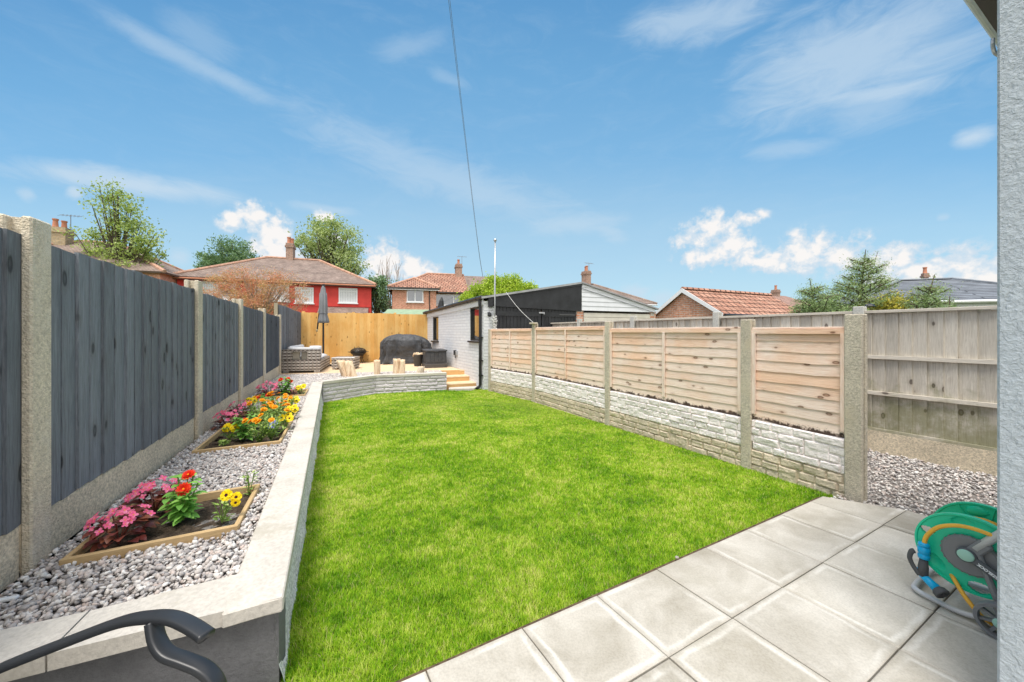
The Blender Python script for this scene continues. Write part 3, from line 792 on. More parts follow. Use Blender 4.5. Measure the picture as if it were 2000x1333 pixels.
# tall grey fence on the left
root = thing('garden_fence', (-3.3, 4.0, .3), 'tall slate grey board fence with concrete posts along the left of the gravel', 'fence')
ld = Vector((-.505, 1)).normalized(); ln_ = Vector((-ld.y, ld.x))              # away from the garden
def LP(px): k = (px-CX)/F; Y = -1.303/(k+.505); return Vector((LFX(Y), Y))
Lpts = [LP(103) - ld*2.05, LP(103), LP(396.5), LP(475.5), LP(519.5), LP(549.5)]
for i, p in enumerate(Lpts):
    mb = MB(); fpost(mb, p-ld*.065, ld, ln_, .125, .11, .1, 1.83 + (0, 0, 0, -.03, -.05, -.07)[i]); mb.build('post', m_post, root)
for i in range(5):
    a, b_ = Lpts[i] + ld*.0 + ln_*.035, Lpts[i+1]-ld*.13 + ln_*.035
    L = (b_-a).length; mid = (a+b_)/2
    mb = MB(); mb.bbox((mid.x+ln_.x*.02, mid.y+ln_.y*.02, .35), (ld.x, ld.y, 0), (ln_.x, ln_.y, 0), (0,0,1), L-.002, .045, .31, .004)
    mb.build('gravel_board', m_board, root)
    mb = MB()
    zt = 1.752 - .012*i
    if i == 3:
        fvert(mb, a, b_, .51, zt, .075, ln_, gapp=.008, lean=0, th=.018)
        for zz in (.7, 1.15, 1.6): mb.obox((mid.x+ln_.x*.035, mid.y+ln_.y*.035, zz), (ld.x, ld.y, 0), (ln_.x, ln_.y, 0), (0,0,1), L, .035, .05)
    elif i == 4: fvert(mb, a, b_, .51, zt, .1, ln_)
    else: fvert(mb, a, b_, .51, zt, .118, ln_, flip=1, zj=.005, lean=.009, th=.016)
    mb.build('panel', m_grey2 if i >= 3 else m_grey, root)
# taller grey stretch next to the deck
root = thing('garden_fence', (-6.5, 10.3, .3), 'taller slate grey board fence behind the wicker sofa, meeting the yellow timber fence', 'fence')
a, b_ = Vector((-5.83, 8.83)), Vector((-7.13, 11.95)); d_ = (b_-a).normalized(); n_ = Vector((-d_.y, d_.x))
for s0, s1, zz in ((0,.5,2.02),(.5,1,1.99)):
    mb = MB(); fvert(mb, a+(b_-a)*s0, a+(b_-a)*s1, .2, zz, .12, n_); mb.build('panel', m_grey, root)
mb = MB(); c = a+n_*.05-d_*.03; mb.bbox((c.x,c.y,1.0), (d_.x,d_.y,0), (n_.x,n_.y,0), (0,0,1), .075, .075, 2.1, .004); mb.build('post', mat_wood('pale_timber_post', (.30,.25,.17), (.45,.4,.3)), root)
# back fence of new timber
root = thing('garden_fence', (-5.1, 12.5, .27), 'yellow new timber board fence across the back of the decking', 'fence')
a, b_ = Vector((-7.13, 11.9)), Vector((-3.10, 13.11)); d_ = (b_-a).normalized(); n_ = Vector((-d_.y, d_.x))
cuts = [0, .34, .44, .72, 1]
for i in range(4):
    mb = MB(); p0 = a+(b_-a)*cuts[i]; p1 = a+(b_-a)*cuts[i+1]
    fvert(mb, p0, p1, .27, (1.99, 2.0, 2.0, 1.98)[i], .11, n_, th=.018, lean=.014, zj=.006, alt=.012); mb.build('panel', m_orange, root)
mb = MB()
p0 = a+(b_-a)*.39+n_*.05
for s0, s1 in ((.0,.5),(.5,1)):
    c = a+(b_-a)*(s0+s1)/2+n_*.05; mb.obox((c.x,c.y,1.9), (d_.x,d_.y,0), (n_.x,n_.y,0), (0,0,1), (b_-a).length/2-.01, .04, .07)
mb.build('rail', m_orange, root)
for s in (.02,.39,.72,.99):
    c = a+(b_-a)*s+n_*.06; mb = MB(); mb.bbox((c.x,c.y,1.15), (d_.x,d_.y,0), (n_.x,n_.y,0), (0,0,1), .09, .07, 1.76, .004); mb.build('post', m_orange, root)
# low lap-panel fence on the right
root = thing('garden_fence', (1.9, 4.5, -.05), 'low fence of bleached overlapping horizontal boards on white stone-faced base boards, right of the lawn', 'fence')
rd = Vector((.54,-1)).normalized(); rn = Vector((-rd.y, rd.x))               # rn: away from the lawn
def RP(px): k = (px-CX)/F; Y = 4.324/(k+.54); return Vector((RF(Y), Y))
Rp = [RP(955), RP(1041), RP(1185), RP(1456), RP(1645)]
Rp[4] = Vector((2.745, 2.845)); Rp[0] = Vector((-.557, 8.55))
tops = [1.40, 1.50, 1.49, 1.458, 1.475]
def waney(mb, a, b_, z0, z1, n, d_, n_):
    L = (b_-a).length; seg = max(6, int(L*14)); hh = (z1-z0)/n
    for i in range(n):
        zb, zt = z0+i*hh, z0+(i+1)*hh+.018
        ph = rnd.random()*50; off = (rnd.random()*40, rnd.random()*40); vs, tx, fs = [], [], []
        for k in range(seg+1):
            s = L*k/seg; w = .002*math.sin(s*5+ph)+ (float(vnoise(np.array(s*7+ph), np.array(ph)))-.5)*.012 + (float(vnoise(np.array(s*40+ph), np.array(ph+3)))-.5)*.005
            p = a + d_*s
            for (o_, z_) in ((-.010, zb+w), (.0, zt), (.010, zt), (-.001, zb+w)):
                vs.append((p.x+n_.x*o_, p.y+n_.y*o_, z_)); tx.append((s+off[0], z_+off[1], o_))
        for k in range(seg):
            o = k*4
            for q in range(4): fs.append((o+q, o+(q+1)%4, o+4+(q+1)%4, o+4+q))
        fs += [(0,3,2,1), (seg*4, seg*4+1, seg*4+2, seg*4+3)]
        mb.add(vs, [f[::-1] for f in fs], tx)
for i, p in enumerate(Rp):
    w = .10 if i < 4 else .11
    mb = MB(); fpost(mb, p, rd, rn, w, .10 if i<4 else .115, -.16, tops[i]); mb.build('post', m_post2, root)
    if i in (1,): 
        mb = MB(); mb.bbox((p.x+rd.x*.02, p.y+rd.y*.02, 1.508), (rd.x,rd.y,0), (rn.x,rn.y,0), (0,0,1), .15, .12, .03, .006); mb.build('post_cap', m_post2, root)
ztop = [1.405, 1.425, 1.385, 1.375]
wcr = [(.25,[.17,.12,.21]), (.25,[.12,.19,.14]), (.25,[.2,.13]), (.25,[.15,.18,.22])]
for i in range(4):
    rd = (Rp[i+1]-Rp[i]).normalized(); rn = Vector((-rd.y, rd.x)); a, b_ = Rp[i] + rd*.05 + rn*.045, Rp[i+1] - rd*.05 + rn*.045; L = (b_-a).length; mid = (a+b_)/2
    X, N, Z = Vector((rd.x,rd.y,0)), Vector((rn.x,rn.y,0)), Vector((0,0,1)); M3 = Vector((mid.x,mid.y,0))
    zb = .455
    mb = MB(); waney(mb, a, b_, zb, ztop[i]-.03, 9, rd, rn); mb.build('panel', m_waney, root)
    mb = MB(); mb.bbox(M3+Z*(ztop[i]-.009), X, N, Z, L, .045, .018, .003); mb.obox(M3+Z*(ztop[i]-.04)-N*.022, X, N, Z, L, .018, .042); mb.build('top_rail', m_waney, root)
    for s in ((-L/2+.018), 0.0 if i != 3 else None, L/2-.018):
        if s is None: continue
        mb = MB(); mb.obox(M3+X*s-N*.024+Z*((zb+ztop[i]-.06)/2+.03), X, N, Z, .034, .018, ztop[i]-zb-.11); mb.build('batten', m_waney, root)
    p_ = a - rn*.012; q_ = b_ - rn*.012
    for nm_, z0, z1, mt, sd_ in (('base_board', .152, .447, m_white, 50+i), ('base_board', -.15, .148, m_tan, 60+i)):
        mb = MB(); heightpanel(mb, p_, q_, z0, z1, -rn, .026, wcr if sd_ < 60 else wcr[::-1], .6, sd_, 150, mort=.010, big=True)
        pp = [p_+rn*.001, q_+rn*.001, q_+rn*.03, p_+rn*.03]; mb.prism([tuple(x) for x in pp], z0, z1-.001)
        mb.smooth = False
        o = mb.build(nm_, mt, root); o['label'] = 'white stone-faced base board' if sd_ < 60 else 'tan stone-faced base board at ground level'
# neighbour's grey fence beyond the gravel path
root = thing('garden_fence', (3.6, 5.0, -.03), "tall weathered board fence with three rails and green algae beyond the gravel path", 'fence')
nd_ = Vector((-.57, 1)).normalized(); nn_ = Vector((nd_.y, -nd_.x))             # nn_ away from us (to the right)
Yp = [.55, 2.36, 4.16, 5.62, 7.08, 8.5, 9.9]
Np = [Vector((NFX(y), y)) for y in Yp]
for i, p in enumerate(Np):
    mb = MB(); 
    fpost(mb, p-nn_*.035, nd_, nn_, .10, .10, -.15, 1.65 if i != 2 else 1.63); mb.build('post', m_conp, root)
for i in range(len(Np)-1):
    a, b_ = Np[i]+nd_*.05, Np[i+1]-nd_*.05; L = (b_-a).length; mid = Vector(((a.x+b_.x)/2, (a.y+b_.y)/2, 0)); X, N, Z = Vector((nd_.x,nd_.y,0)), Vector((nn_.x,nn_.y,0)), Vector((0,0,1))
    mb = MB(); fvert(mb, a+nn_*.03, b_+nn_*.03, .205, 1.545, .108, nn_, th=.014, lean=-.016, zj=.003); mb.build('panel', m_neigh, root)
    mb = MB(); mb.bbox(mid+N*.012+Z*1.562, X, N, Z, L, .07, .032, .003); mb.build('top_rail', m_neigh, root)
    for zz in (1.045, .635):
        mb = MB(); mb.obox(mid+N*.004+Z*zz, X, N, Z, L, .035, .04); mb.build('rail', m_neigh, root)
    mb = MB(); mb.obox(mid+N*.008+Z*.218, X, N, Z, L, .02, .03); mb.build('rail', m_neigh, root)
    mb = MB(); mb.bbox(mid+N*.02+Z*.03, X, N, Z, L, .045, .345, .004); mb.build('gravel_board', m_board, root)
# ------------------------------------------------------------------ more materials
m_gwall = mat_brick('white_painted_brick', (.70,.715,.745), (.75,.765,.795), (.60,.615,.65), .30, .082, .008, .8, .75, .06)
m_obrick = mat_brick('orange_brick', (.58,.24,.14), (.70,.36,.23), (.60,.55,.48), bump=.5)
m_fbrick = mat_brick('far_orange_brick', (.62,.22,.13), (.76,.36,.23), (.66,.52,.42), .23, .08, .012, .4)
m_chim = mat_brick('chimney_brick', (.30,.15,.10), (.50,.27,.18), (.45,.40,.35), .23, .08, .016, .4)
m_chimy = mat_brick('yellow_chimney_brick', (.55,.43,.24), (.42,.30,.17), (.4,.35,.28), .23, .08, .016, .4)
m_red = mat_plain('red_painted_wall', (.66,.075,.065), .75, .2, var=.1, nsc=2)
m_redtile = mat_tiles('red_clay_tiles', (.40,.20,.14), (.50,.29,.21), (.13,.07,.05), .33, .34, .035, ribs=.33)
m_brtile = mat_tiles('brown_plain_tiles', (.27,.205,.175), (.36,.28,.24), (.19,.14,.12), .18, .12, .012, moss=(.33,.30,.24))
m_dktile = mat_tiles('dark_slate_tiles', (.17,.19,.22), (.20,.22,.25), (.05,.055,.065), 7.0, .34, .045)
m_rusttile = mat_tiles('rusty_brown_tiles', (.36,.22,.18), (.44,.29,.24), (.22,.14,.11), .2, .14, .012, moss=(.40,.33,.28))
m_ridge = mat_plain('clay_ridge', (.55,.33,.24), .85, .2, var=.25, nsc=6)
m_fasc = mat_plain('black_painted_boarding', (.024,.026,.029), .42, .4, var=.3, nsc=4, bump=.3, bsc=20)
m_clad = mat_plain('white_cladding', (.74,.76,.79), .5, .3, var=.04)
m_cream = mat_plain('cream_garage_door', (.70,.66,.57), .55, .3)
m_glass = mat_glass_dark('window_glass', (.10,.12,.14))
m_gglass = mat_glass_dark('garage_window_glass', (.03,.025,.02), .02, 1., 3.2)
m_blind = mat_plain('white_blind', (.78,.80,.82), .7, .2, var=.05)
m_wframe = mat_wood('window_timber', (.45,.30,.16), (.62,.44,.27))
m_pot = mat_plain('terracotta', (.55,.24,.15), .8, .2)
m_galv = mat_plain('galvanised_steel', (.50,.51,.52), .4, .5, .8)
m_dkmetal = mat_plain('black_powder_coat', (.016,.018,.021), .33, .5)
m_cord = mat_plain('white_cord', (.75,.75,.72), .8, .2)
m_cable = mat_plain('grey_cable', (.22,.235,.26), .6, .3)
m_shedroof = mat_plain('green_roof_felt', (.30,.40,.27), .9, .1, var=.15)
X3, Z3 = Vector((1,0,0)), Vector((0,0,1))
V2 = lambda p: Vector((p[0], p[1]))
def V3(p, z): return Vector((p[0], p[1], z))

# ------------------------------------------------------------------ garage and its twin
C0 = Vector((GW(8.76), 8.76)); gd = Vector((1, .40)).normalized(); gb = Vector((-.56, 1)).normalized(); Cb = Vector((GW(13.3), 13.3)); LG = (Cb-C0).length
root = thing('garage', (C0.x, C0.y, -.09), 'pale painted brick garage with black doors, black gable boards and a brown gutter', 'garage')
gout = Vector((-gb.y, gb.x))                       # out of the side wall, towards the deck
if gout.dot(Vector((-1,-.3))) < 0: gout = -gout
zc, zf_ = 2.10, 1.96                               # wall head near / far
def gz(s): return zc + (zf_-zc)*s/LG
# side wall as pieces round two windows
wins = []
for (ya, yb, z0, z1) in ((8.93, 9.53, 1.10, 1.98), (11.95, 12.52, 1.03, 1.86)):
    sa, sb = (ya-8.76)/gb.y, (yb-8.76)/gb.y; wins.append((sa, sb, z0, z1))
mb = MB()
def wseg(s0, s1, z0, z1, z0b=None, z1b=None):
    a, b_ = C0+gb*s0, C0+gb*s1
    # seen from outside: far end is on the left
    mb.poly([V3(b_, z0), V3(a, z0), V3(a, z1), V3(b_, z1b if z1b is not None else z1)], uo=10-s1, vo=z0+.15, th=.16)
s = 0
for (sa, sb, z0, z1) in wins:
    wseg(s, sa, -.2, gz(s), None, gz(sa)); wseg(sa, sb, -.2, z0); wseg(sa, sb, z1, gz(sa), None, gz(sb)); s = sb
wseg(s, LG, -.2, gz(s), None, gz(LG))
mb.build('side_wall', m_gwall, root)
for (sa, sb, z0, z1) in wins:
    a, b_ = C0+gb*sa, C0+gb*sb; mid = (a+b_)/2; N = V3(gout, 0); U = V3(gb, 0); zm = (z0+z1)/2
    mb = MB()
    for s_ in (0, 1): mb.obox(V3(a if s_ == 0 else b_, zm)-N*.05 + U*(.02 if s_ == 0 else -.02), U, N, Z3, .04, .07, z1-z0)
    mb.obox(V3(mid, z1-.02)-N*.05, U, N, Z3, sb-sa-.08, .069, .04); mb.obox(V3(mid, z0+.02)-N*.05, U, N, Z3, sb-sa-.08, .069, .04)
    f = mb.build('window', m_fasc, root)
    mb = MB(); mb.obox(V3(mid, zm)-N*.075, U, N, Z3, sb-sa-.07, .01, z1-z0-.07); mb.build('pane', m_gglass, f)
    mb = MB(); mb.bbox(V3(mid, z0-.025)+N*.01, U, N, Z3, sb-sa+.1, .10, .045, .004); mb.build('sill', m_dkgut, f)
# front wall pier, lintel boards, doors
R0, R1 = C0, C0+gd*5.40*1; tR = 2.82; ridge = C0+gd*tR; zR = 2.70; tE = 5.43; endp = C0+gd*tE; zE = 2.06
fn = Vector((gd.y, -gd.x))                         # out of the front
mb = MB(); a, b_ = C0, C0+gd*.30
mb.poly([V3(a,-.2), V3(b_,-.2), V3(b_,2.12), V3(a,2.10)], vo=.15, th=.16); mb.build('front_pier', m_gwall, root)
mb = MB(); a, b_ = C0+gd*2.68, C0+gd*2.90; mb.poly([V3(a,-.2), V3(b_,-.2), V3(b_,1.93), V3(a,1.93)], vo=.15, th=.22); mb.build('brick_pier', m_obrick, root)
def F3(s, z, o=0.): p = C0+gd*s+fn*o; return V3(p, z)
mb = MB(); mb.poly([F3(.20,1.98,.03), F3(tR,1.905,.03), F3(tR,zR-.03,.03), F3(.20,2.20,.03)], th=.05)
mb.poly([F3(.0,2.155,.055), F3(tR+.005,zR-.085,.055), F3(tR+.005,zR+.0,.055), F3(.0,2.225,.055)], th=.02)
mb.build('gable_board', m_fasc, root)
mb = MB(); mb.obox(F3(.16,2.06,.05), V3(gd,0), V3(fn,0), Z3, .11, .06, .21); mb.build('verge_end', m_fasc, root)
for s0, s1 in ((.32,1.60),(1.615,2.66)):
    mb = MB(); x = s0; k = 0
    while x < s1-.02:
        w = min(.098, s1-x); mb.bbox(F3(x+w/2, .93, -.03 - .004*(k%2)), V3(gd,0), V3(fn,0), Z3, w-.006, .03, 2.1, .003); x += w; k += 1
    for zz in (1.80, .3): mb.obox(F3((s0+s1)/2, zz, -.01), V3(gd,0), V3(fn,0), Z3, s1-s0-.02, .02, .12)
    dr = mb.build('door', m_fasc, root)
    if s0 < 1: mb = MB(); mb.obox(F3(1.60,1.84,.012), V3(gd,0), V3(fn,0), Z3, .16, .012, .035); mb.obox(F3(1.66,1.825,.02), V3(gd,0), V3(fn,0), Z3, .03, .02, .05); mb.build('latch', m_galv, dr)
    else: mb = MB(); mb.obox(F3(2.38,1.80,.008), V3(gd,0), V3(fn,0), Z3, .5, .012, .03); mb.build('hinge', mat_plain('worn_hinge', (.10,.10,.10), .6, .3), dr)
mb = MB(); bk = V3(gb, 0)*LG
a, b_ = F3(-.08, 2.20, .07), F3(tR, 2.72, .07)
mb.poly([a, b_, b_+bk, a+bk+Vector((0,0,-.13))], th=.05); mb.build('roof', mat_plain('garage_roof_felt', (.38,.39,.40), .9, .1, var=.15, nsc=4), root)
# plain back and partition so the garage is a closed body
mb = MB(); q = C0+gb*LG; q2 = ridge+gb*LG
mb.poly([V3(q2,-.2), V3(q,-.2), V3(q,2.0), V3(q2,2.62)], th=.1); mb.build('back_wall', m_gwall, root)
# eaves: fascia, gutter, downpipe
mb = MB(); a, b_ = V3(C0+gout*.014+gb*.0, zc-.03), V3(Cb+gout*.014, zf_-.03); ax = (b_-a).normalized(); 
mb.obox((a+b_)/2, ax, V3(gout,0), ax.cross(V3(gout,0)), (b_-a).length, .02, .14); mb.build('fascia', m_clad, root)
mb = MB(); a = V3(C0+gout*.07-gb*.05, zc+.085); b_ = V3(Cb+gout*.07, zf_+.085); mb.tube([a, b_], .052, 10)
for k in range(9): p = a+(b_-a)*(.06+k*.11); mb.tube([p-ax*.02, p+ax*.02], .058, 10)
g_ = mb.build('gutter', m_dkgut, root)
mb = MB(); p = C0+gb*.10; pp = [V3(p+gout*.07, 2.15), V3(p+gout*.065, 2.02), V3(p+gout*.05, 1.95), V3(p+gout*.05,.03), V3(p+gout*.07,-.03), V3(p+gout*.17-gb*.05,-.07)]
mb.tube(pp, .036, 10); 
for zz in (1.2,.62,.25): mb.tube([V3(p+gout*.05, zz-.02), V3(p+gout*.05, zz+.02)], .044, 10); mb.obox(V3(p+gout*.02-gb*.05, zz), V3(gb,0), V3(gout,0), Z3, .09, .02, .025)
mb.build('downpipe', m_black, root)
# socket, hook and lamp on the walls
p = C0+gb*((10.42-8.76)/gb.y); N = V3(gout,0); U = V3(gb,0)
root = thing('outdoor_socket', (p.x, p.y, .71), 'small black and grey weatherproof socket on the pale brick side wall', 'socket')
mb = MB(); mb.bbox(V3(p,.71)+N*.03-U*.05, U, N, Z3, .09, .06, .13, .008); mb.build('cover', m_galv, root)
mb = MB(); mb.bbox(V3(p,.72)+N*.03+U*.07, U, N, Z3, .10, .06, .15, .008); mb.tube([V3(p,.63)+N*.03+U*.05, V3(p,.56)+N*.03+U*.04], .012, 8); mb.build('switch_box', m_black, root)
root = thing('wall_lamp', tuple(F3(.13, 1.77, .0)), 'small black lamp on the pale brick pier beside the pole', 'lamp')
mb = MB(); mb.tube([F3(.13,1.78,0), F3(.13,1.78,.07)], .014, 8); mb.obox(F3(.13,1.78,.008), V3(gd,0), V3(fn,0), Z3, .06, .015, .09); mb.build('bracket', m_black, root)
mb = MB(); mb.lathe([(.02,.04),(.045,.02),(.05,-.03),(.03,-.06)], F3(.13,1.77,.09), 12); mb.build('lamp_head', m_black, root)
# white twin
root = thing('garage', (ridge.x, ridge.y, -.09), 'white clad garage gable sloping down to the right with a cream door', 'garage')
mb = MB(); nb = 6
for k in range(nb):
    z0 = 1.93 + (zR-1.93)*k/nb; z1 = 1.93+(zR-1.93)*(k+1)/nb
    def lim(z): return tR + .012 + (tE-tR)*min(1, max(0, (zR-z)/(zR-zE)))
    a0, b0 = lim(z0), lim(z1)
    mb.poly([F3(tR+.012,z0,.03), F3(a0,z0,.03), F3(b0,z1-.0,.018), F3(tR+.012,z1,.018)] if k < nb-1 else [F3(tR+.012,z0,.03), F3(a0,z0,.03), F3(tR+.02,zR-.01,.02)], th=.03)
mb.build('gable_cladding', m_clad, root)
mb = MB(); mb.poly([F3(tR,zR-.015,.06), F3(tE+.05,zE-.03,.06), F3(tE+.05,zE+.01,.06), F3(tR,zR+.02,.06)], th=.03); mb.build('verge_trim', m_dkgut, root)
mb = MB(); mb.poly([F3(tR+.0,zR-.17,.045), F3(tE,zE-.15,.045), F3(tE,zE-.14,.045), F3(tR+.0,zR-.155,.045)], th=.01); mb.build('cable', m_cable, root)
mb = MB()
for k in range(14): mb.bbox(F3((2.92+tE-.1)/2, .06+k*.13+.06, -.02), V3(gd,0), V3(fn,0), Z3, tE-.1-2.92, .03, .122, .006)
mb.build('door', m_cream, root)
mb = MB(); a = C0+gd*(tE-.1); b_ = a+gd*.16; mb.poly([V3(a,-.2), V3(b_,-.2), V3(b_,1.95), V3(a,1.95)], th=.2)
q = C0+gd*tE; mb.poly([V3(q,-.2), V3(q+gb*LG,-.2), V3(q+gb*LG,2.0), V3(q,2.0)], th=.15)
mb.poly([V3(q+gb*LG,-.2), V3(ridge+gb*LG,-.2), V3(ridge+gb*LG,2.6), V3(q+gb*LG,2.0)], th=.1); mb.build('wall', m_obrick, root)
mb = MB(); a, b_ = F3(tR+.004, 2.72, .07), F3(tE+.12, 2.05, .07); mb.poly([a, b_, b_+bk, a+bk], th=.04); mb.build('roof', mat_plain('garage_roof_sheet', (.35,.35,.36), .9, .1, var=.15, nsc=4), root)

# pole, cord and overhead cable
p = F3(.27, 0, .06); 
root = thing('metal_pole', (p.x, p.y, -.09), 'tall thin galvanised pole with a ball top standing before the garage', 'pole')
mb = MB(); mb.tube([(p.x,p.y,-.15),(p.x,p.y,2.2),(p.x+.01,p.y,3.58)], [.024,.022,.017], 10); mb.build('shaft', m_galv, root, True)
mb = MB(); mb.lathe([(.0,-.045),(.03,-.03),(.042,0),(.03,.03),(0,.045)], (p.x+.01,p.y,3.62), 14); mb.build('ball_finial', m_galv, root, True)
mb = MB(); pts = []
for k in range(150):
    q = k*.9; r_ = .035+.03*rnd.random(); pts.append((p.x+math.cos(q)*r_, p.y+math.sin(q)*r_, 1.72-.42*k/150+rnd.uniform(-.03,.03)))
mb.tube(pts, .007, 5); tag(mb.build('coiled_cord', m_cord), 'messy coil of white cord wrapped round the metal pole', 'cord')
a, b_ = F3(.55, 2.33, .12), V3(Rp[1], 1.53); pts = [a+(b_-a)*t-Z3*.05*math.sin(math.pi*t) for t in [i/12 for i in range(13)]]
mb = MB(); mb.tube(pts, .0038, 6); tag(mb.build('washing_line', m_cord), 'thin white line stretched from the black gable down to a fence post', 'cord')
A = W(943, 541, 29.5); B = Vector((-.72, 4.0, 5.1)); C_ = Vector((.2, -2.5, 5.5))
pts = [A+(B-A)*t - Z3*.35*math.sin(math.pi*t) for t in [i/30 for i in range(31)]] + [B+(C_-B)*t for t in (.3,.6,1)]
# keep the hung cable on the line seen in the photograph's sky: it sags between its two ends
mb = MB(); rr = [.0024+.007*max(0, (q.y-4)/26) for q in pts]; mb.tube(pts, rr, 6)
off2 = [q+Vector((.016,0,-.006)) for q in pts]; mb.tube(off2, rr, 6)
tag(mb.build('overhead_cable', m_cable), 'thin twin overhead cable crossing the sky to the far brick house', 'cable')

# ------------------------------------------------------------------ far houses
def frame2(o, ang_or_d):
    d1 = unit((ang_or_d[0], ang_or_d[1], 0)); d2 = Vector((-d1.y, d1.x, 0)); return Vector((o[0], o[1], 0)), d1, d2
def hip(mb, O, d1, d2, w, dp, ze, zr, hl, hr, ov=.3, th=.12):
    """roof over a w x dp plan; hl/hr = hip setback at the left/right end (0 = gable)"""
    P = lambda u, v, z: O + d1*u + d2*v + Z3*z
    sl = (zr-ze)/(dp/2+ov); zz = ze
    A, B, Cc, D = P(-ov,-ov,zz), P(w+ov,-ov,zz), P(w+ov,dp+ov,zz), P(-ov,dp+ov,zz)
    E, G_ = P(hl if hl else -ov, dp/2, zr), P(w-hr if hr else w+ov, dp/2, zr)
    mb.poly([A, B, G_, E], th=th); mb.poly([Cc, D, E, G_], th=th)
    if hl: mb.poly([D, A, E], th=th)
    if hr: mb.poly([B, Cc, G_], th=th)
    return A, B, Cc, D, E, G_
def window(O, d1, d2, u0, u1, z0, z1, root, mullions=(), blind=True, sill=True, transom=0):
    N = -d2; mid = (u0+u1)/2; zm = (z0+z1)/2; P = lambda u, z, o: O+d1*u+Z3*z+N*o
    mb = MB(); fw = .08
    for u in (u0+fw/2, u1-fw/2): mb.obox(P(u,zm,.02), d1, N, Z3, fw, .06, z1-z0)
    for z in (z0+fw/2, z1-fw/2): mb.obox(P(mid,z,.02), d1, N, Z3, u1-u0-2*fw, .058, fw)
    for q in mullions: mb.obox(P(u0+(u1-u0)*q,zm,.02), d1, N, Z3, fw, .056, z1-z0-2*fw)
    if transom: mb.obox(P(mid,z0+(z1-z0)*transom,.021), d1, N, Z3, u1-u0-2*fw, .05, fw*.8)
    f = mb.build('window', m_pvc, root)
    mb = MB(); mb.obox(P(mid,zm,.005), d1, N, Z3, u1-u0-fw, .012, z1-z0-fw); mb.build('pane', m_blind if blind else m_glass, f)
    if blind:
        mb = MB(); n = max(3, int((u1-u0)/.13))
        for k in range(n): mb.obox(P(u0+fw+(u1-u0-2*fw)*(k+.5)/n, zm-.03, .014), d1, N, Z3, .02, .004, z1-z0-2.5*fw)
        mb.build('blind', mat_blindline, f)
    if sill: mb = MB(); mb.obox(P(mid,z0-.04,.05), d1, N, Z3, u1-u0+.12, .12, .07); mb.build('sill', m_pvc, f)
mat_blindline = mat_plain('blind_line', (.45,.47,.50), .7, .2)
def chimney(root, c, d1, w, dp, z0, z1, mat, pots=2, aerial=False):
    d2 = Vector((-d1.y, d1.x, 0)); c = Vector((c[0], c[1], 0)); N = -d2
    mb = MB()
    def blk(w, dp, z0, z1):
        for (n_, u_, ww, dd) in ((N, d1, w, dp), (d1, d2, dp, w), (-N, -d1, w, dp), (-d1, -d2, dp, w)):
            b0 = c + n_*dd/2
            mb.poly([b0-u_*ww/2+Z3*z0, b0+u_*ww/2+Z3*z0, b0+u_*ww/2+Z3*z1, b0-u_*ww/2+Z3*z1])
        mb.poly([c-d1*w/2-d2*dp/2+Z3*z1, c+d1*w/2-d2*dp/2+Z3*z1, c+d1*w/2+d2*dp/2+Z3*z1, c-d1*w/2+d2*dp/2+Z3*z1])
        mb.poly([c-d1*w/2-d2*dp/2+Z3*z0, c-d1*w/2+d2*dp/2+Z3*z0, c+d1*w/2+d2*dp/2+Z3*z0, c+d1*w/2-d2*dp/2+Z3*z0])
    blk(w, dp, z0, z1-.35); blk(w+.12, dp+.12, z1-.35, z1-.2); blk(w+.02, dp+.02, z1-.2, z1)
    ch = mb.build('chimney', mat, root)
    for k in range(pots):
        q = c + d2*((k-(pots-1)/2)*.42) + d1*((k-(pots-1)/2)*.15)
        mb = MB(); mb.lathe([(.15,0),(.13,.08),(.11,.4),(.14,.45),(.14,.52),(.09,.52),(.09,.3)], q+Z3*z1, 12); mb.build('chimney_pot', m_pot, ch)
    if aerial:
        mb = MB(); q = c + d1*(w/2+.05) + Z3*(z1-.4); mb.tube([q, q+Z3*1.3], .02, 6)
        t_ = q+Z3*1.25; mb.tube([t_-d1*.5-Z3*.0, t_+d1*.5], .015, 5)
        for k in range(6): r_ = t_+d1*(-.45+.18*k); mb.tube([r_-d2*.25-Z3*.12, r_+d2*.25+Z3*.12], .01, 5)
        mb.build('aerial', m_cable, ch)
def housewalls(mb, O, d1, d2, w, dp, z0, z1):
    P = lambda u, v, z: O+d1*u+d2*v+Z3*z
    mb.poly([P(0,0,z0),P(w,0,z0),P(w,0,z1),P(0,0,z1)], th=.25); mb.poly([P(w,.25,z0),P(w,dp,z0),P(w,dp,z1),P(w,.25,z1)], th=.25)
    mb.poly([P(w-.25,dp,z0),P(0,dp,z0),P(0,dp,z1),P(w-.25,dp,z1)], th=.25); mb.poly([P(0,dp-.25,z0),P(0,.25,z0),P(0,.25,z1),P(0,dp-.25,z1)], th=.25)
def gutter(root, a, b_, mat=None, r=.06, down=None):
    mb = MB(); mb.tube([a, b_], r, 8)
    if down is not None: mb.tube([down, Vector((down.x, down.y, -.4))], .04, 8)
    mb.build('gutter', mat or m_dkgut, root)
def ridges(root, segs, mat=None):
    mb = MB()
    for a, b_ in segs: mb.tube([a+Z3*.02, b_+Z3*.02], .11, 7)
    mb.build('ridge_tiles', mat or m_ridge, root)

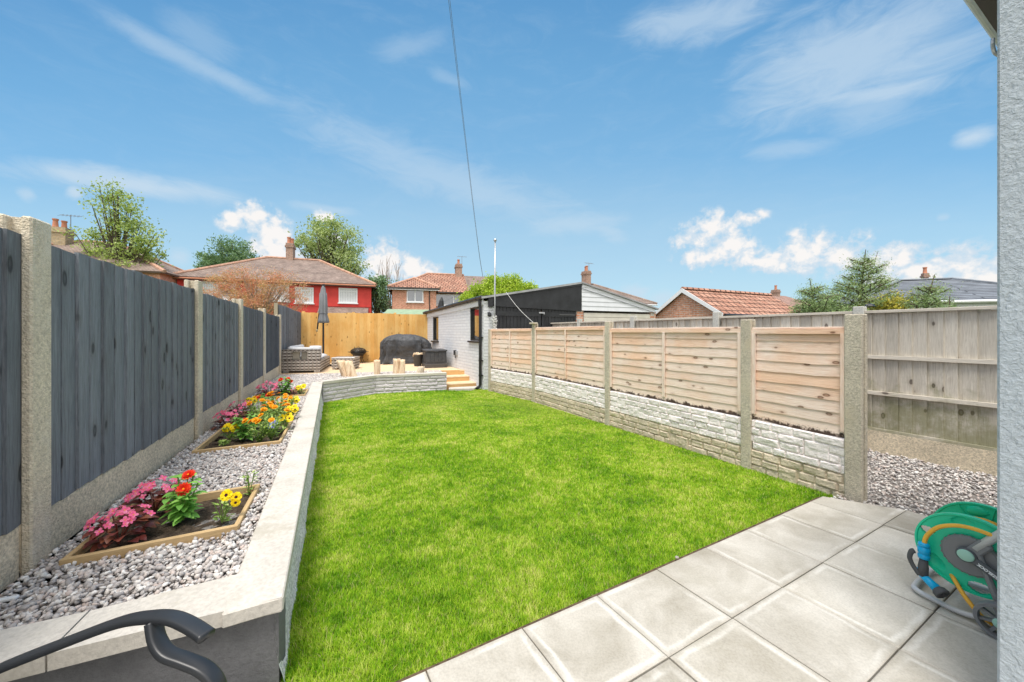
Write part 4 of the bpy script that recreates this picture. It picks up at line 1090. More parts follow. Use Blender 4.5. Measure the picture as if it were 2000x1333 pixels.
# red semi
O, d1, d2 = frame2((-22.1, 23.3), (.934,.358)); Wd = 11.9
root = thing('semi_detached_house', tuple(O), 'red painted house with a broad brown hipped roof and white windows behind the yellow fence', 'house')
mb = MB(); housewalls(mb, O, d1, d2, Wd, 8, -.4, 5.0); mb.build('wall', m_red, root)
mb = MB()
for zz in (2.6, 3.3): mb.obox(O+d1*Wd/2-d2*.02+Z3*zz, d1, -d2, Z3, Wd, .05, .05)
mb.build('band', m_red, root)
mb = MB(); rf = hip(mb, O, d1, d2, Wd, 8, 5.0, 7.35, 4.1, 4.1, .35); ro = mb.build('roof', m_brtile, root)
ridges(root, [(rf[0],rf[4]),(rf[1],rf[5]),(rf[4],rf[5]),(rf[2],rf[5]),(rf[3],rf[4])])
gutter(root, rf[0]-Z3*.12, rf[1]-Z3*.12, m_pot)
mb = MB(); mb.obox(O+d1*Wd/2-d2*.34+Z3*4.86, d1, -d2, Z3, Wd+.7, .03, .16); mb.build('fascia', m_dkgut, root)
for u0, u1, z0, z1, mu in ((1.2,3.2,3.55,4.75,(.5,)), (4.3,6.4,3.55,4.75,(.5,)), (6.75,7.95,3.45,4.62,(.35,)), (9.62,10.92,3.55,4.68,())): window(O, d1, d2, u0, u1, z0, z1, root, mu, True, True, .78)
for u0, u1 in ((9.7,11.2),): window(O, d1, d2, u0, u1, .8, 2.0, root, (.5,))
mb = MB(); P = lambda u, v, z: O+d1*u+d2*v+Z3*z
mb.poly([P(8.3,-1.5,2.35), P(11.7,-1.5,2.35), P(11.7,.0,3.22), P(8.3,.0,3.22)], th=.1); mb.build('porch_roof', m_brtile, root)
mb = MB(); mb.poly([P(8.4,-1.3,-.4), P(11.6,-1.3,-.4), P(11.6,-1.3,2.3), P(8.4,-1.3,2.3)], th=1.1); mb.build('porch', m_red, root)
chimney(root, P(5.65,4.2,0), d1, .5, .9, 6.7, 8.6, m_chim, 2, False)

# orange brick house
O, d1, d2 = frame2((-9.9, 29.2), (.965,.26))
root = thing('brick_house', tuple(O), 'orange brick house with red ribbed tiles and a projecting hipped wing', 'house')
mb = MB(); housewalls(mb, O, d1, d2, 3.55, 3.0, -.4, 5.05); mb.build('wing_wall', m_fbrick, root)
mb = MB(); rf = hip(mb, O, d1, d2, 3.55, 4.2, 5.05, 6.15, 1.75, 1.75, .3, .1); mb.build('wing_roof', m_redtile, root); ridges(root, [(rf[0],rf[4]),(rf[1],rf[4])])
gutter(root, rf[0]-Z3*.1, rf[1]-Z3*.1, down=O+d1*3.0-d2*.06+Z3*5.0)
mb = MB(); mb.obox(O+d1*1.77-d2*.28+Z3*4.9, d1, -d2, Z3, 4.1, .03, .16); mb.obox(O-d1*.28+d2*1.5+Z3*4.9, d2, -d1, Z3, 3.5, .03, .16); mb.build('fascia', m_pvc, root)
window(O, d1, d2, 1.15, 2.5, 3.85, 4.95, root, (.5,), False)
O2 = O + d1*-.2 + d2*2.6
mb = MB(); housewalls(mb, O2, d1, d2, 6.6, 7.0, -.4, 5.05); mb.build('main_wall', m_fbrick, root)
mb = MB(); rf = hip(mb, O2, d1, d2, 6.6, 7.0, 5.05, 7.25, 3.2, 0, .3); mb.build('main_roof', m_redtile, root); ridges(root, [(rf[0],rf[4]),(rf[4],rf[5])])
gutter(root, rf[0]-Z3*.1, rf[1]-Z3*.1)
window(O2, d1, d2, 3.85, 6.25, 3.8, 4.85, root, (.68,), False); 
chimney(root, O2+d1*6.35+d2*3.6, d1, .62, 1.1, 6.4, 8.35, m_chim, 1, True)
# next house to the right, mostly behind the lime green tree
O, d1, d2 = frame2((-4.4, 33.37), (.965,.26))
root = thing('brown_roof_house', tuple(O), 'house with a dull brown tiled roof, mostly hidden behind the lime green tree', 'house')
mb = MB(); housewalls(mb, O, d1, d2, 8, 7, -.4, 4.9); mb.build('wall', m_fbrick, root)
mb = MB(); rf = hip(mb, O, d1, d2, 8, 7, 5.05, 7.2, 0, 3.4, .05); mb.build('roof', m_brtile, root)
window(O, d1, d2, 2, 3.6, 3.6, 4.7, root, (.5,))
# house behind the white garage
O, d1, d2 = frame2((5.0, 31.0), (.93,.36))
root = thing('brown_roof_house', tuple(O), 'house with a long brown hipped roof and brick chimney behind the white garage', 'house')
mb = MB(); housewalls(mb, O, d1, d2, 9.2, 8, -.4, 4.05); mb.build('wall', m_fbrick, root)
mb = MB(); rf = hip(mb, O, d1, d2, 9.2, 8, 4.05, 6.25, 4, 4.0, .35); mb.build('roof', m_brtile, root); ridges(root, [(rf[0],rf[4]),(rf[1],rf[5]),(rf[4],rf[5])], m_brtile)
gutter(root, rf[0]-Z3*.12, rf[1]-Z3*.12, m_pvc)
window(O, d1, d2, 7.4, 8.6, 2.7, 3.8, root, (.5,), False)
chimney(root, O+d1*4.3+d2*3.9, d1, .55, .9, 5.4, 7.55, m_chim, 2, True)
# single brick garage with red tiles
O, d1, d2 = frame2((6.22, 15.33), (.42,-.907)); w = 2.95; apex = 3.0; ez = 2.06
root = thing('brick_garage', tuple(O), 'small orange brick garage with a white edged gable and ribbed red tile roof', 'garage')
P = lambda u, v, z: O+d1*u+d2*v+Z3*z
mb = MB(); mb.poly([P(0,0,-.4),P(w,0,-.4),P(w,0,ez),P(w/2,0,apex-.05),P(0,0,ez)], th=.2); mb.poly([P(w,.2,-.4),P(w,5.5,-.4),P(w,5.5,ez),P(w,.2,ez)], th=.2)
mb.poly([P(0,5.5,-.4),P(0,.2,-.4),P(0,.2,ez),P(0,5.5,ez)], th=.2); mb.poly([P(w,5.5,-.4),P(0,5.5,-.4),P(0,5.5,ez),P(w/2,5.5,apex-.05),P(w,5.5,ez)], th=.2); mb.build('wall', m_obrick, root)
mb = MB(); ov = .2; zo = ez-ov*(apex-ez)/(w/2)
mb.poly([P(w+ov,-.12,zo),P(w+ov,5.6,zo),P(w/2,5.6,apex+.04),P(w/2,-.12,apex+.04)], th=.07); mb.poly([P(-ov,5.6,zo),P(-ov,-.12,zo),P(w/2,-.12,apex+.04),P(w/2,5.6,apex+.04)], th=.07); mb.build('roof', m_redtile, root)
mb = MB()
for sg in (0,1):
    e_ = P(-ov if not sg else w+ov,-.14,zo-.08); a_ = P(w/2,-.14,apex-.06); q = [e_, e_+Z3*.14, a_+Z3*.12, a_-Z3*.05]
    mb.poly(q if not sg else q[::-1], th=.03)
mb.build('bargeboard', m_pvc, root); ridges(root, [(P(w/2,-.12,apex),P(w/2,5.6,apex))], m_redtile)
mb = MB(); mb.tube([P(w+ov+.04,-.1,zo), P(w+ov+.04,5.6,zo)], .05, 8); mb.build('gutter', m_black, root)
# house with rusty roof beyond it
O, d1, d2 = frame2((29.5, 37.0), (.907,.42))
root = thing('rusty_roof_house', tuple(O), 'distant house with a rusty brown tiled roof and chimney left of the conifer', 'house')
mb = MB(); housewalls(mb, O, d1, d2, 8.5, 7, -.4, 3.2); mb.build('wall', m_fbrick, root)
mb = MB(); rf = hip(mb, O, d1, d2, 8.5, 7, 3.6, 5.65, 3.2, 3.2, .3); mb.build('roof', m_rusttile, root)
chimney(root, O+d1*3.3+d2*3.5, d1, .5, .7, 4.6, 6.3, m_chim, 1)
# dark grey tiled house
O, d1, d2 = frame2((24.9, 25.5), (.94,-.33))
root = thing('dark_roof_house', tuple(O), 'white walled house with a dark grey hipped roof behind the conifer on the right', 'house')
mb = MB(); housewalls(mb, O, d1, d2, 12, 8, -.4, 3.35); mb.build('wall', m_clad, root)
mb = MB(); rf = hip(mb, O, d1, d2, 12, 8, 3.4, 5.35, 4.5, 4.5, .4); mb.build('roof', m_dktile, root); ridges(root, [(rf[0],rf[4]),(rf[1],rf[5]),(rf[4],rf[5])], m_dktile)
gutter(root, rf[0]-Z3*.05, rf[1]-Z3*.05, m_pvc, .1); window(O, d1, d2, 5.4, 7.0, 2.0, 3.0, root, (.5,), False)
chimney(root, (35.3,30.2), d1, .3, .35, 3.4, 6.35, m_chim, 1)
# house over the left fence
O, d1, d2 = frame2((-30.5, 18.2), (.934,.358))
root = thing('far_left_house', tuple(O), 'brown hipped roof with pinkish ridge tiles rising above the left grey fence', 'house')
mb = MB(); housewalls(mb, O, d1, d2, 9.6, 8, -.4, 5.0); mb.build('wall', m_fbrick, root)
mb = MB(); rf = hip(mb, O, d1, d2, 9.6, 8, 5.0, 7.3, 3.8, 4.0, .35); mb.build('roof', m_brtile, root); ridges(root, [(rf[0],rf[4]),(rf[1],rf[5]),(rf[4],rf[5]),(rf[2],rf[5])])
chimney(root, (W(117, 470, 22.5).x, 22.5), d1, .9, .7, 6.0, 7.95, m_chimy, 2, True)
# green shed roof, stub posts, neighbour's closed parasol beyond the back fence
O, d1, d2 = frame2((-5.35, 14.9), (.97,.24))
root = thing('garden_shed', tuple(O), 'low shed with a pale green felt roof just above the yellow fence', 'shed')
P = lambda u, v, z: O+d1*u+d2*v+Z3*z
mb = MB(); housewalls(mb, O, d1, d2, 1.75, 1.8, -.3, 2.05); mb.build('wall', m_orange, root)
mb = MB(); mb.poly([P(-.08,-.08,2.08),P(1.83,-.08,2.08),P(1.83,1.9,2.42),P(-.08,1.9,2.42)], th=.04); mb.build('roof', m_shedroof, root)
q = W(857, 600, 15.5)
root = thing('closed_parasol', (q.x, q.y, -.3), 'dark furled parasol beyond the fence in front of the brick house', 'parasol')
mb = MB(); mb.lathe([(.03,.0),(.17,.08),(.16,.5),(.09,.95),(.02,1.12)], (q.x, q.y, 1.75), 14, (.12,0,1), wob=lambda a, h: 1+.2*math.sin(a*5)); mb.build('canopy', m_fasc, root)
mb = MB(); mb.tube([(q.x,q.y,-.3),(q.x,q.y,1.9)], .025, 8); mb.build('pole', m_galv, root)
# ------------------------------------------------------------------ decking and steps
DZ = .27
dk0, dk1 = Vector((-5.74, 8.68)), Vector((-1.36, 9.92)); dd = (dk1-dk0).normalized()
root = thing('timber_deck', (-4, 11, .2), 'raised pale timber decking in front of the yellow fence', 'decking')
dback0, dback1 = Vector((-7.10, 11.85)), Vector((-3.12, 13.05))
deckpoly = [tuple(dk0+Vector((-.12,-.03))), tuple(dk1), (GW(9.92)-.005, 9.92+.02), (GW(13.0)-.01, 13.0), tuple(dback1), tuple(dback0)]
mb = MB()
bd = (dback1-dback0).normalized(); bn = Vector((-bd.y, bd.x)); nb = 26
def clipline(p, d_, poly):
    ts = []
    for i in range(len(poly)):
        a, b_ = Vector(poly[i]), Vector(poly[(i+1)%len(poly)]); e = b_-a; den = d_.x*e.y-d_.y*e.x
        if abs(den) < 1e-9: continue
        w_ = a-p; t_ = (w_.x*e.y-w_.y*e.x)/den; s_ = (w_.x*d_.y-w_.y*d_.x)/den
        if 0 <= s_ <= 1: ts.append(t_)
    return (min(ts), max(ts)) if len(ts) >= 2 else None
base = Vector(deckpoly[0])
smin = min((Vector(p)-base).dot(bn) for p in deckpoly); smax = max((Vector(p)-base).dot(bn) for p in deckpoly)
s_ = smin+.05
while s_ < smax:
    r1 = clipline(base+bn*(s_+.06), bd, deckpoly)
    if r1:
        c = base+bn*(s_+.06)+bd*(r1[0]+r1[1])/2
        mb.bbox((c.x,c.y,DZ-.012), (bd.x,bd.y,0), (bn.x,bn.y,0), (0,0,1), r1[1]-r1[0]-.05, .112, .024, .003)
    s_ += .118
mb.build('deck_board', m_deck, root)['kind'] = 'stuff'
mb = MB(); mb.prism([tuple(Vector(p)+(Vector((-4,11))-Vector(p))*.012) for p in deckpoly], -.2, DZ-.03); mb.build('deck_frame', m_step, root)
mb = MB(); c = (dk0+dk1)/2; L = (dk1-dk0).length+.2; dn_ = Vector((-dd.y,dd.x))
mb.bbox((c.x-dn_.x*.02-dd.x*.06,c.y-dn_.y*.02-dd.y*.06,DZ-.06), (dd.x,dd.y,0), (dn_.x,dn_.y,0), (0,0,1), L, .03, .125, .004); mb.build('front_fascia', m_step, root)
root = thing('timber_steps', (-1.3, 9.4, -.09), 'three golden timber steps rising from the lawn to the decking beside the garage', 'steps')
edges_ = [(Vector((-1.90,9.78)), Vector((GW(9.80)-.01, 9.82+.06)), DZ-.005), (Vector((-1.79,9.28)), Vector((GW(9.50)-.01,9.56)), .145), (Vector((-1.70,8.86)), Vector((GW(9.12)-.01,9.16)), .02)]
for i, (a, b_, z) in enumerate(edges_):
    a2, b2 = (edges_[i-1][0], edges_[i-1][1]) if i else (a+Vector((-.1,.35)), b_+Vector((-.2,.35)))
    u = (b_-a).normalized(); n_ = Vector((-u.y,u.x)); L = (b_-a).length
    mb = MB(); wd_ = (a2-a).dot(n_)+.02; c = (a+b_)/2
    for k in range(2):
        q = c+n_*(wd_*(k+.5)/2); mb.bbox((q.x,q.y,z-.013), (u.x,u.y,0), (n_.x,n_.y,0), (0,0,1), L-.02*k, wd_/2-.005, .026, .003)
    mb.build('tread', m_deck, root)
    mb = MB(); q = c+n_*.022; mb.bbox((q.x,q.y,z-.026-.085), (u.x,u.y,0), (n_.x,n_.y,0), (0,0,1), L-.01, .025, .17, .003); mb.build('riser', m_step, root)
mb = MB(); mb.prism([(-1.55,8.66),(-.93,8.74),(-.90,9.0),(GW(9.10)-.02,9.12),(-1.58,8.9)], -.16, -.062)
tag(mb.build('paving_slab', m_cop), 'pale concrete slab in the grass at the foot of the timber steps', 'slab')

# ------------------------------------------------------------------ log stumps
def mat_log(name, c1, c2):
    m, t, b = newmat(name, .85, .15); p = t.tex()
    n = t.noise(t.map(p, (12,12,1.6)), 2.4, 6, .65, .5)
    t.put(b.inputs['Base Color'], t.ramp(n, [(.3,c1),(.5,c2),(.7,tuple(min(.85,q*1.35) for q in c2))])); t.put(b.inputs['Normal'], t.bump(n, .9, .02)); return m
m_log = mat_log('split_log', (.42,.25,.13), (.78,.60,.42)); m_log2 = mat_log('grey_split_log', (.36,.29,.19), (.66,.57,.44))
def log(mb, c, h, r, lean=(0,0), flare=.1, seed=0, seg=22):
    rr = np.random.default_rng(seed); ph = rr.uniform(0, 6.28, 4); am = rr.uniform(.06, .16, 4)
    vs = []; n = 9
    for i in range(n):
        t_ = i/(n-1)
        for k in range(seg):
            q = 2*math.pi*k/seg; w = 1+am[0]*math.sin(2*q+ph[0]+t_)+am[1]*math.sin(3*q+ph[1])+am[2]*.6*math.sin(5*q+ph[2]+t_*2)+am[3]*.4*math.sin(9*q+ph[3]+t_*3)
            rad = r*w*(1+flare*(1-t_)**2-.05*t_)
            vs.append((c[0]+lean[0]*t_+math.cos(q)*rad, c[1]+lean[1]*t_+math.sin(q)*rad, c[2]+h*t_+(.012*math.sin(q*3+ph[1]) if i == n-1 else 0)))
    fs = [(i*seg+k, i*seg+(k+1)%seg, (i+1)*seg+(k+1)%seg, (i+1)*seg+k) for i in range(n-1) for k in range(seg)]
    o = len(vs); vs.append((c[0]+lean[0], c[1]+lean[1], c[2]+h+.006)); fs += [((n-1)*seg+k, (n-1)*seg+(k+1)%seg, o) for k in range(seg)]; fs.append(tuple(range(seg))[::-1])
    mb.add(vs, fs)
GS = 'upright log stumps standing in the gravel'
def stump(px, py, Y, parts, label, mat=m_log):
    p = W(px, py, Y); p.z = .265
    root = thing('log_stump', tuple(p), label, 'log stump', GS)
    for (dx, dy, h, r, ln2, fl2, sd_) in parts:
        mb = MB(); log(mb, (p.x+dx, p.y+dy, p.z-.02), h+.02, r, ln2, fl2, sd_); mb.build('log', mat, root, True)
stump(682, 735, 8.35, [(-.07,0,.39,.10,(-.14,.0),.0,1),(.09,-.02,.38,.095,(-.12,.02),.1,2)], 'biggest log stump, leaning and split into two legs, nearest the sofa')
stump(736, 731, 8.72, [(0,0,.37,.068,(0,0),.02,3)], 'slim straight log post standing second from the sofa end')
stump(779, 730, 8.95, [(-.06,.02,.38,.085,(.0,0),.05,5),(.07,-.02,.36,.075,(.03,0),.1,6)], 'thick forked pale log stump in front of the covered barbecue')
stump(821, 730, 9.05, [(-.02,0,.17,.085,(.05,0),.12,8)], 'shortest log stump, grey and low, nearest the steps', m_log2)

# ------------------------------------------------------------------ wicker sofa and table
def mat_wicker():
    m, t, b = newmat('grey_wicker', .6, .35); v = t.tex(); s = t.sep(v)
    wv = t.m('MULTIPLY', t.m('SINE', t.m('MULTIPLY', s[0], 6.283/.055)), t.m('SINE', t.m('MULTIPLY', s[1], 6.283/.04)))
    n = t.noise(v, 30, 3)
    rows = t.m('SINE', t.m('MULTIPLY', s[1], 6.283/.075)); chk = t.m('SINE', t.m('ADD', t.m('MULTIPLY', s[0], 6.283/.10), t.m('MULTIPLY', t.m('GREATER_THAN', rows, 0), 3.14)))
    f = t.m('ADD', t.m('ADD', .22, t.m('MULTIPLY', rows, .20)), t.m('ADD', t.m('MULTIPLY', chk, .13), t.m('MULTIPLY', t.m('ADD', n, t.noise(t.map(v, (.5,9,1)), 3, 2)), .3)))
    t.put(b.inputs['Base Color'], t.ramp(f, [(.3,(.085,.07,.062)),(.5,(.30,.26,.225)),(.68,(.56,.52,.47)),(.85,(.66,.63,.58))]))
    t.put(b.inputs['Normal'], t.bump(wv, .8, .012)); return m
m_wick = mat_wicker()
m_cush = mat_plain('light_grey_cushion', (.60,.61,.63), .85, .1, var=.08, bump=.3, bsc=25); m_beige = mat_plain('beige_cushion', (.52,.48,.40), .85, .1, var=.06)
def wbox(mb, c, ax, ay, dx, dy, dz):
    """box with wicker texture running round the sides"""
    c = Vector(c); ax, ay = Vector(ax), Vector(ay); a, b_ = ax*dx/2, ay*dy/2; z = Z3*dz/2
    for (p, q) in ((-a-b_, a-b_), (a-b_, a+b_), (a+b_, -a+b_), (-a+b_, -a-b_)): mb.poly([c+p-z, c+q-z, c+q+z, c+p+z], uo=rnd.random(), vo=c.z)
    mb.poly([c-a-b_+z, c+a-b_+z, c+a+b_+z, c-a+b_+z]); mb.poly([c-a+b_-z, c+a+b_-z, c+a-b_-z, c-a-b_-z])
def cushion(c, ax, ay, az, dx, dy, dz, mat, root, name='cushion'):
    mb = MB(); n = 8; c, ax, ay, az = Vector(c), Vector(ax), Vector(ay), Vector(az); vs = []; fs = []
    for sgn in (-1, 1):
        for i in range(n+1):
            for j in range(n+1):
                u, v = i/n*2-1, j/n*2-1
                th_ = (max(0,(1-u**4))*max(0,(1-v**4)))**.5*(.9+.2*float(vnoise(np.array(u*2+c.x*7), np.array(v*2+c.y*5))))
                vs.append(c+ax*u*dx/2*(1-.03*v*v)+ay*v*dy/2*(1-.03*u*u)+az*sgn*dz/2*(.12+.88*th_))
    K = (n+1)**2
    for i in range(n):
        for j in range(n):
            q = (i*(n+1)+j, (i+1)*(n+1)+j, (i+1)*(n+1)+j+1, i*(n+1)+j+1); fs.append(tuple(x+K for x in q)); fs.append(q[::-1])
    rim = [i*(n+1) for i in range(n+1)] + [n*(n+1)+j for j in range(1,n+1)] + [i*(n+1)+n for i in range(n-1,-1,-1)] + [j for j in range(n-1,0,-1)]
    for k in range(len(rim)): a, b_ = rim[k], rim[(k+1)%len(rim)]; fs.append((a, b_, b_+K, a+K))
    mb.add(vs, fs); return mb.build(name, mat, root, True)
S0 = W(551, 728, 9.05); S0.z = DZ
su = unit((.985,.17,0)); sv = unit((-.35,.94,0)); sn = Vector((-su.y, su.x, 0))
SW, SD = .90, 2.0
root = thing('wicker_sofa', tuple(S0), 'grey wicker corner sofa with light grey cushions at the left end of the decking', 'sofa')
PS = lambda u, v, z: S0+su*u+sv*v+Z3*z
mb = MB()
wbox(mb, PS(SW/2,.04,.20), su, sn, SW, .08, .28); wbox(mb, PS(.11,.04,.45), su, sn, .22, .08, .22)
wbox(mb, PS(.75,.04,.45), su, sn, .30, .08, .22); wbox(mb, PS(SW/2,.04,.585), su, sn, SW, .08, .05)
mb.build('back_frame', m_wick, root)
mb = MB(); q = PS(SW-.03,SD/2,.19); mb2 = []
wbox(mb, q, sv, Vector((sv.y,-sv.x,0)), SD-.1, .06, .26); mb.build('side_frame', m_wick, root)
mb = MB(); wbox(mb, PS(.04,SD/2,.33), sv, Vector((sv.y,-sv.x,0)), SD-.1, .08, .54); mb.build('side_frame', m_wick, root)
mb = MB(); wbox(mb, PS(SW/2,SD/2,.17), su, sv, SW-.12, SD-.3, .22); mb.build('seat_base', m_wick, root)
mb = MB(); mb.box(0,0,0,0,0,0) if False else None
for (u, v) in ((.08,.05),(.82,.05),(.08,SD-.1),(.82,SD-.1)): mb.bbox(PS(u,v,.03), su, sv, Z3, .14, .08, .06, .004)
mb.build('foot', m_galv, root)
cushion(PS(.30,.14,.45), su, Z3, sn, .21, .27, .10, m_beige, root); cushion(PS(.53,.14,.45), su, Z3, sn, .21, .27, .10, m_beige, root)
cushion(PS(.42,.17,.60), su, Z3, sn, .66, .12, .16, m_cush, root)
for k in range(3): cushion(PS(.14,.45+k*.55,.50), sv, Z3, su, .55, .38, .16, m_cush, root)
cushion(PS(.76,.22,.53), su, Z3, sn, .30, .34, .16, m_cush, root)
for k in range(3): cushion(PS(.50,.45+k*.55,.35), sv, su, Z3, .56, .72, .14, m_cush, root)
T0 = W(676, 719, 10.25); T0.z = DZ
root = thing('wicker_table', tuple(T0), 'low grey wicker footstool table behind the forked log stump', 'table')
mb = MB(); wbox(mb, T0+Z3*.18, su, sn, .60, .60, .26); mb.build('body', m_wick, root)
mb = MB(); mb.bbox(T0+Z3*.325, su, sn, Z3, .62, .62, .03, .006); mb.build('top', m_galv, root)
mb = MB()
for (u, v) in ((-.25,-.25),(.25,-.25),(-.25,.25),(.25,.25)): mb.bbox(T0+su*u+sn*v+Z3*.025, su, sn, Z3, .07, .07, .05, .004)
mb.build('foot', m_galv, root)

# ------------------------------------------------------------------ closed parasol
m_canv = mat_plain('grey_canvas', (.20,.21,.225), .85, .1, var=.12, nsc=3, bump=.25, bsc=30)
U0 = W(630, 672, 11.0); tp = W(631.5, 556, 11.0)
root = thing('cantilever_parasol', (U0.x, U0.y, DZ), 'tall furled grey cantilever parasol behind the wicker sofa', 'parasol')
mb = MB(); x, y = tp.x, tp.y; H0 = 1.34; H1 = tp.z-.06
def pl(a, h): return 1+.16*math.sin(a*8)+.05*math.sin(a*3+h*4)
mb.lathe([(.02,H1+.02),(.055,H1-.05),(.075,H1-.2),(.095,H1-.22),(.11,H1-.6),(.10,H1-.88),(.14,H1-1.05),(.15,H1-1.12),(.12,H1-1.14),(.02,H1-1.05)], (x,y,0), 48, wob=pl)
mb.build('canopy', m_canv, root, True)
mb = MB(); mb.lathe([(.108,0),(.115,.02),(.108,.04)], (x,y,H1-.85), 24, wob=pl); mb.build('tie_strap', m_canv, root)
mb = MB(); mb.tube([(x,y,DZ),(x,y,H1-.95)], .028, 10); mb.build('lower_pole', m_black, root)
mb = MB(); mb.tube([(x-.20,y+.02,H1-1.35),(x-.03,y,H1+.02)], .022, 8); mb.tube([(x-.03,y,H1+.02),(x+.02,y,H1+.06),(x+.03,y,H1)], .025, 8); mb.build('arm', m_black, root)
mb = MB(); mb.lathe([(.02,-.05),(.035,0),(.02,.04)], (x-.205,y+.01,H1-1.37), 10); mb.build('crank_knob', mat_plain('brass_knob', (.55,.42,.22), .4, .5, .6), root)
mb = MB(); mb.bbox((x,y,DZ+.03), su, sn, Z3, .7, .08, .05, .01); mb.bbox((x,y,DZ+.085), sn, su, Z3, .7, .08, .05, .01); mb.build('cross_base', m_black, root)

# ------------------------------------------------------------------ fire pit
Fp = W(700, 706, 12.15); Fp.z = DZ
root = thing('fire_pit', tuple(Fp), 'black fire pit bowl on curved legs with a mesh dome lid', 'fire pit')
mb = MB(); mb.lathe([(.02,.235),(.13,.25),(.22,.31),(.26,.37),(.25,.37),(.2,.31),(.1,.265),(.0,.255)], Fp, 28); mb.build('bowl', m_dkmetal, root, True)
mb = MB(); mb.lathe([(.25,.372),(.335,.378),(.335,.388),(.25,.39),(.25,.372)], Fp, 28); mb.build('rim', m_dkmetal, root)
mb = MB()
for k in range(8):
    a = k*math.pi/8*1.0; pts = [Fp+Vector((math.cos(a)*.255*math.cos(q), math.sin(a)*.255*math.cos(q), .39+.13*math.sin(q))) for q in [math.pi*i/14 for i in range(15)]]
    mb.tube(pts, .0045, 5)
for h_, r_ in ((.39,.255),(.44,.235),(.485,.175),(.51,.10)): mb.tube([Fp+Vector((math.cos(a)*r_, math.sin(a)*r_, h_)) for a in [2*math.pi*i/24 for i in range(25)]], .0045, 5)
mesh_l = mb.build('mesh_lid', m_dkmetal, root)
mb = MB(); mb.lathe([(.25,.395),(.23,.443),(.17,.488),(.09,.513),(.0,.52)], Fp, 24); 
ml, tl, bl = newmat('spark_mesh', .5, .3); tl.put(bl.inputs['Base Color'], (.045,.04,.035)); tl.put(bl.inputs['Alpha'], .62); mb.build('spark_guard', ml, mesh_l, True)
mb = MB(); mb.tube([Fp+Vector((.03*math.cos(a),0,.53+.03*math.sin(a))) for a in [i*math.pi/6 for i in range(13)]], .005, 6); mb.build('handle', m_dkmetal, mesh_l)
for k in range(4):
    a = math.pi/4+k*math.pi/2+.2; c_, s_ = math.cos(a), math.sin(a)
    mb = MB(); mb.tube([Fp+Vector((c_*q.x, s_*q.x, q.y)) for q in smoothpath([(.25,.36,0),(.19,.28,0),(.155,.18,0),(.18,.08,0),(.235,.008,0),(.27,.02,0)], 5)], .011, 8); mb.build('leg', m_dkmetal, root)
mb = MB(); mb.tube([Fp+Vector((math.cos(a)*.16, math.sin(a)*.16, .17)) for a in [2*math.pi*i/24 for i in range(25)]], .007, 6); mb.build('lower_ring', m_dkmetal, root)

# ------------------------------------------------------------------ covered barbecue
def mat_cover():
    m, t, b = newmat('black_fabric_cover', .55, .35); p = t.pos(); n = t.noise(p, 3.5, 5, .6, .6)
    t.put(b.inputs['Base Color'], t.ramp(n, [(.3,(.035,.038,.043)),(.7,(.085,.09,.10))])); t.put(b.inputs['Normal'], t.bump(t.noise(p, 5, 3, .5, 1.5), .7, .06)); return m
Bc = W(793, 706, 12.05); Bc.z = DZ
root = thing('covered_barbecue', tuple(Bc), 'large barbecue under a creased black fabric cover beside the storage box', 'barbecue')
bu_ = unit((.96,.28,0)); bv_ = Vector((-bu_.y, bu_.x, 0)); nu, nv = 120, 44; u_ = np.linspace(0, 2*np.pi, nu, endpoint=False); v_ = np.linspace(0, 1, nv)
UU, VV = np.meshgrid(u_, v_)
hz = np.interp(VV, [0,.85,.93,1.0], [0,.93,1.0,1.0]); 
hw = np.interp(VV, [0,.06,.25,.5,.68,.80,.88,1.0], [.82,.79,.75,.80,.77,.66,.50,.0]); hd = np.interp(VV, [0,.25,.55,.75,.88,1.0], [.36,.33,.36,.34,.22,.0])
ex = .45; cu, su_ = np.cos(UU), np.sin(UU); sx_ = np.sign(cu)*np.abs(cu)**ex; sy_ = np.sign(su_)*np.abs(su_)**ex
fold = (.07*np.sin(UU*9+2.5*VV+1)+.05*np.sin(UU*17-5*VV)+.12*(np.abs(fbm(np.cos(UU)*3+9, np.sin(UU)*3+VV*2.5, 3, 3)-.5)*2-.25)+.02*np.sin(UU*31+3*VV))*(1-VV)**.5*1.3*(VV<.9)
Xl = hw*sx_*(1+fold); Yl = hd*sy_*(1+fold*1.4); zz = hz*.98*(1-.10*np.clip((Xl)/.8,0,1)**2)+.05*(fbm(UU*4, VV*6, 8)-.5)*(VV>.1)*(VV<.97)
zz = np.maximum(zz + np.where(VV < .03, .012*np.sin(UU*12)+.012, 0), .002)
vs = np.stack([Bc.x*0+bu_.x*Xl+bv_.x*Yl, bu_.y*Xl+bv_.y*Yl, zz], -1).reshape(-1,3)
fl = np.array([(j*nu+i, j*nu+(i+1)%nu, (j+1)*nu+(i+1)%nu, (j+1)*nu+i) for j in range(nv-1) for i in range(nu)]).ravel()
o = npmesh('cover', vs, fl, np.full((nv-1)*nu, 4), mat_cover(), root); o.data.polygons.foreach_set('use_smooth', [True]*len(o.data.polygons))
mb = MB()
for u in (-.55,.55): mb.lathe([(.0,.0),(.05,.0),(.05,.02),(0,.02)], Bc+bu_*u+Z3*.01, 12)
mb.build('castor', m_black, root)

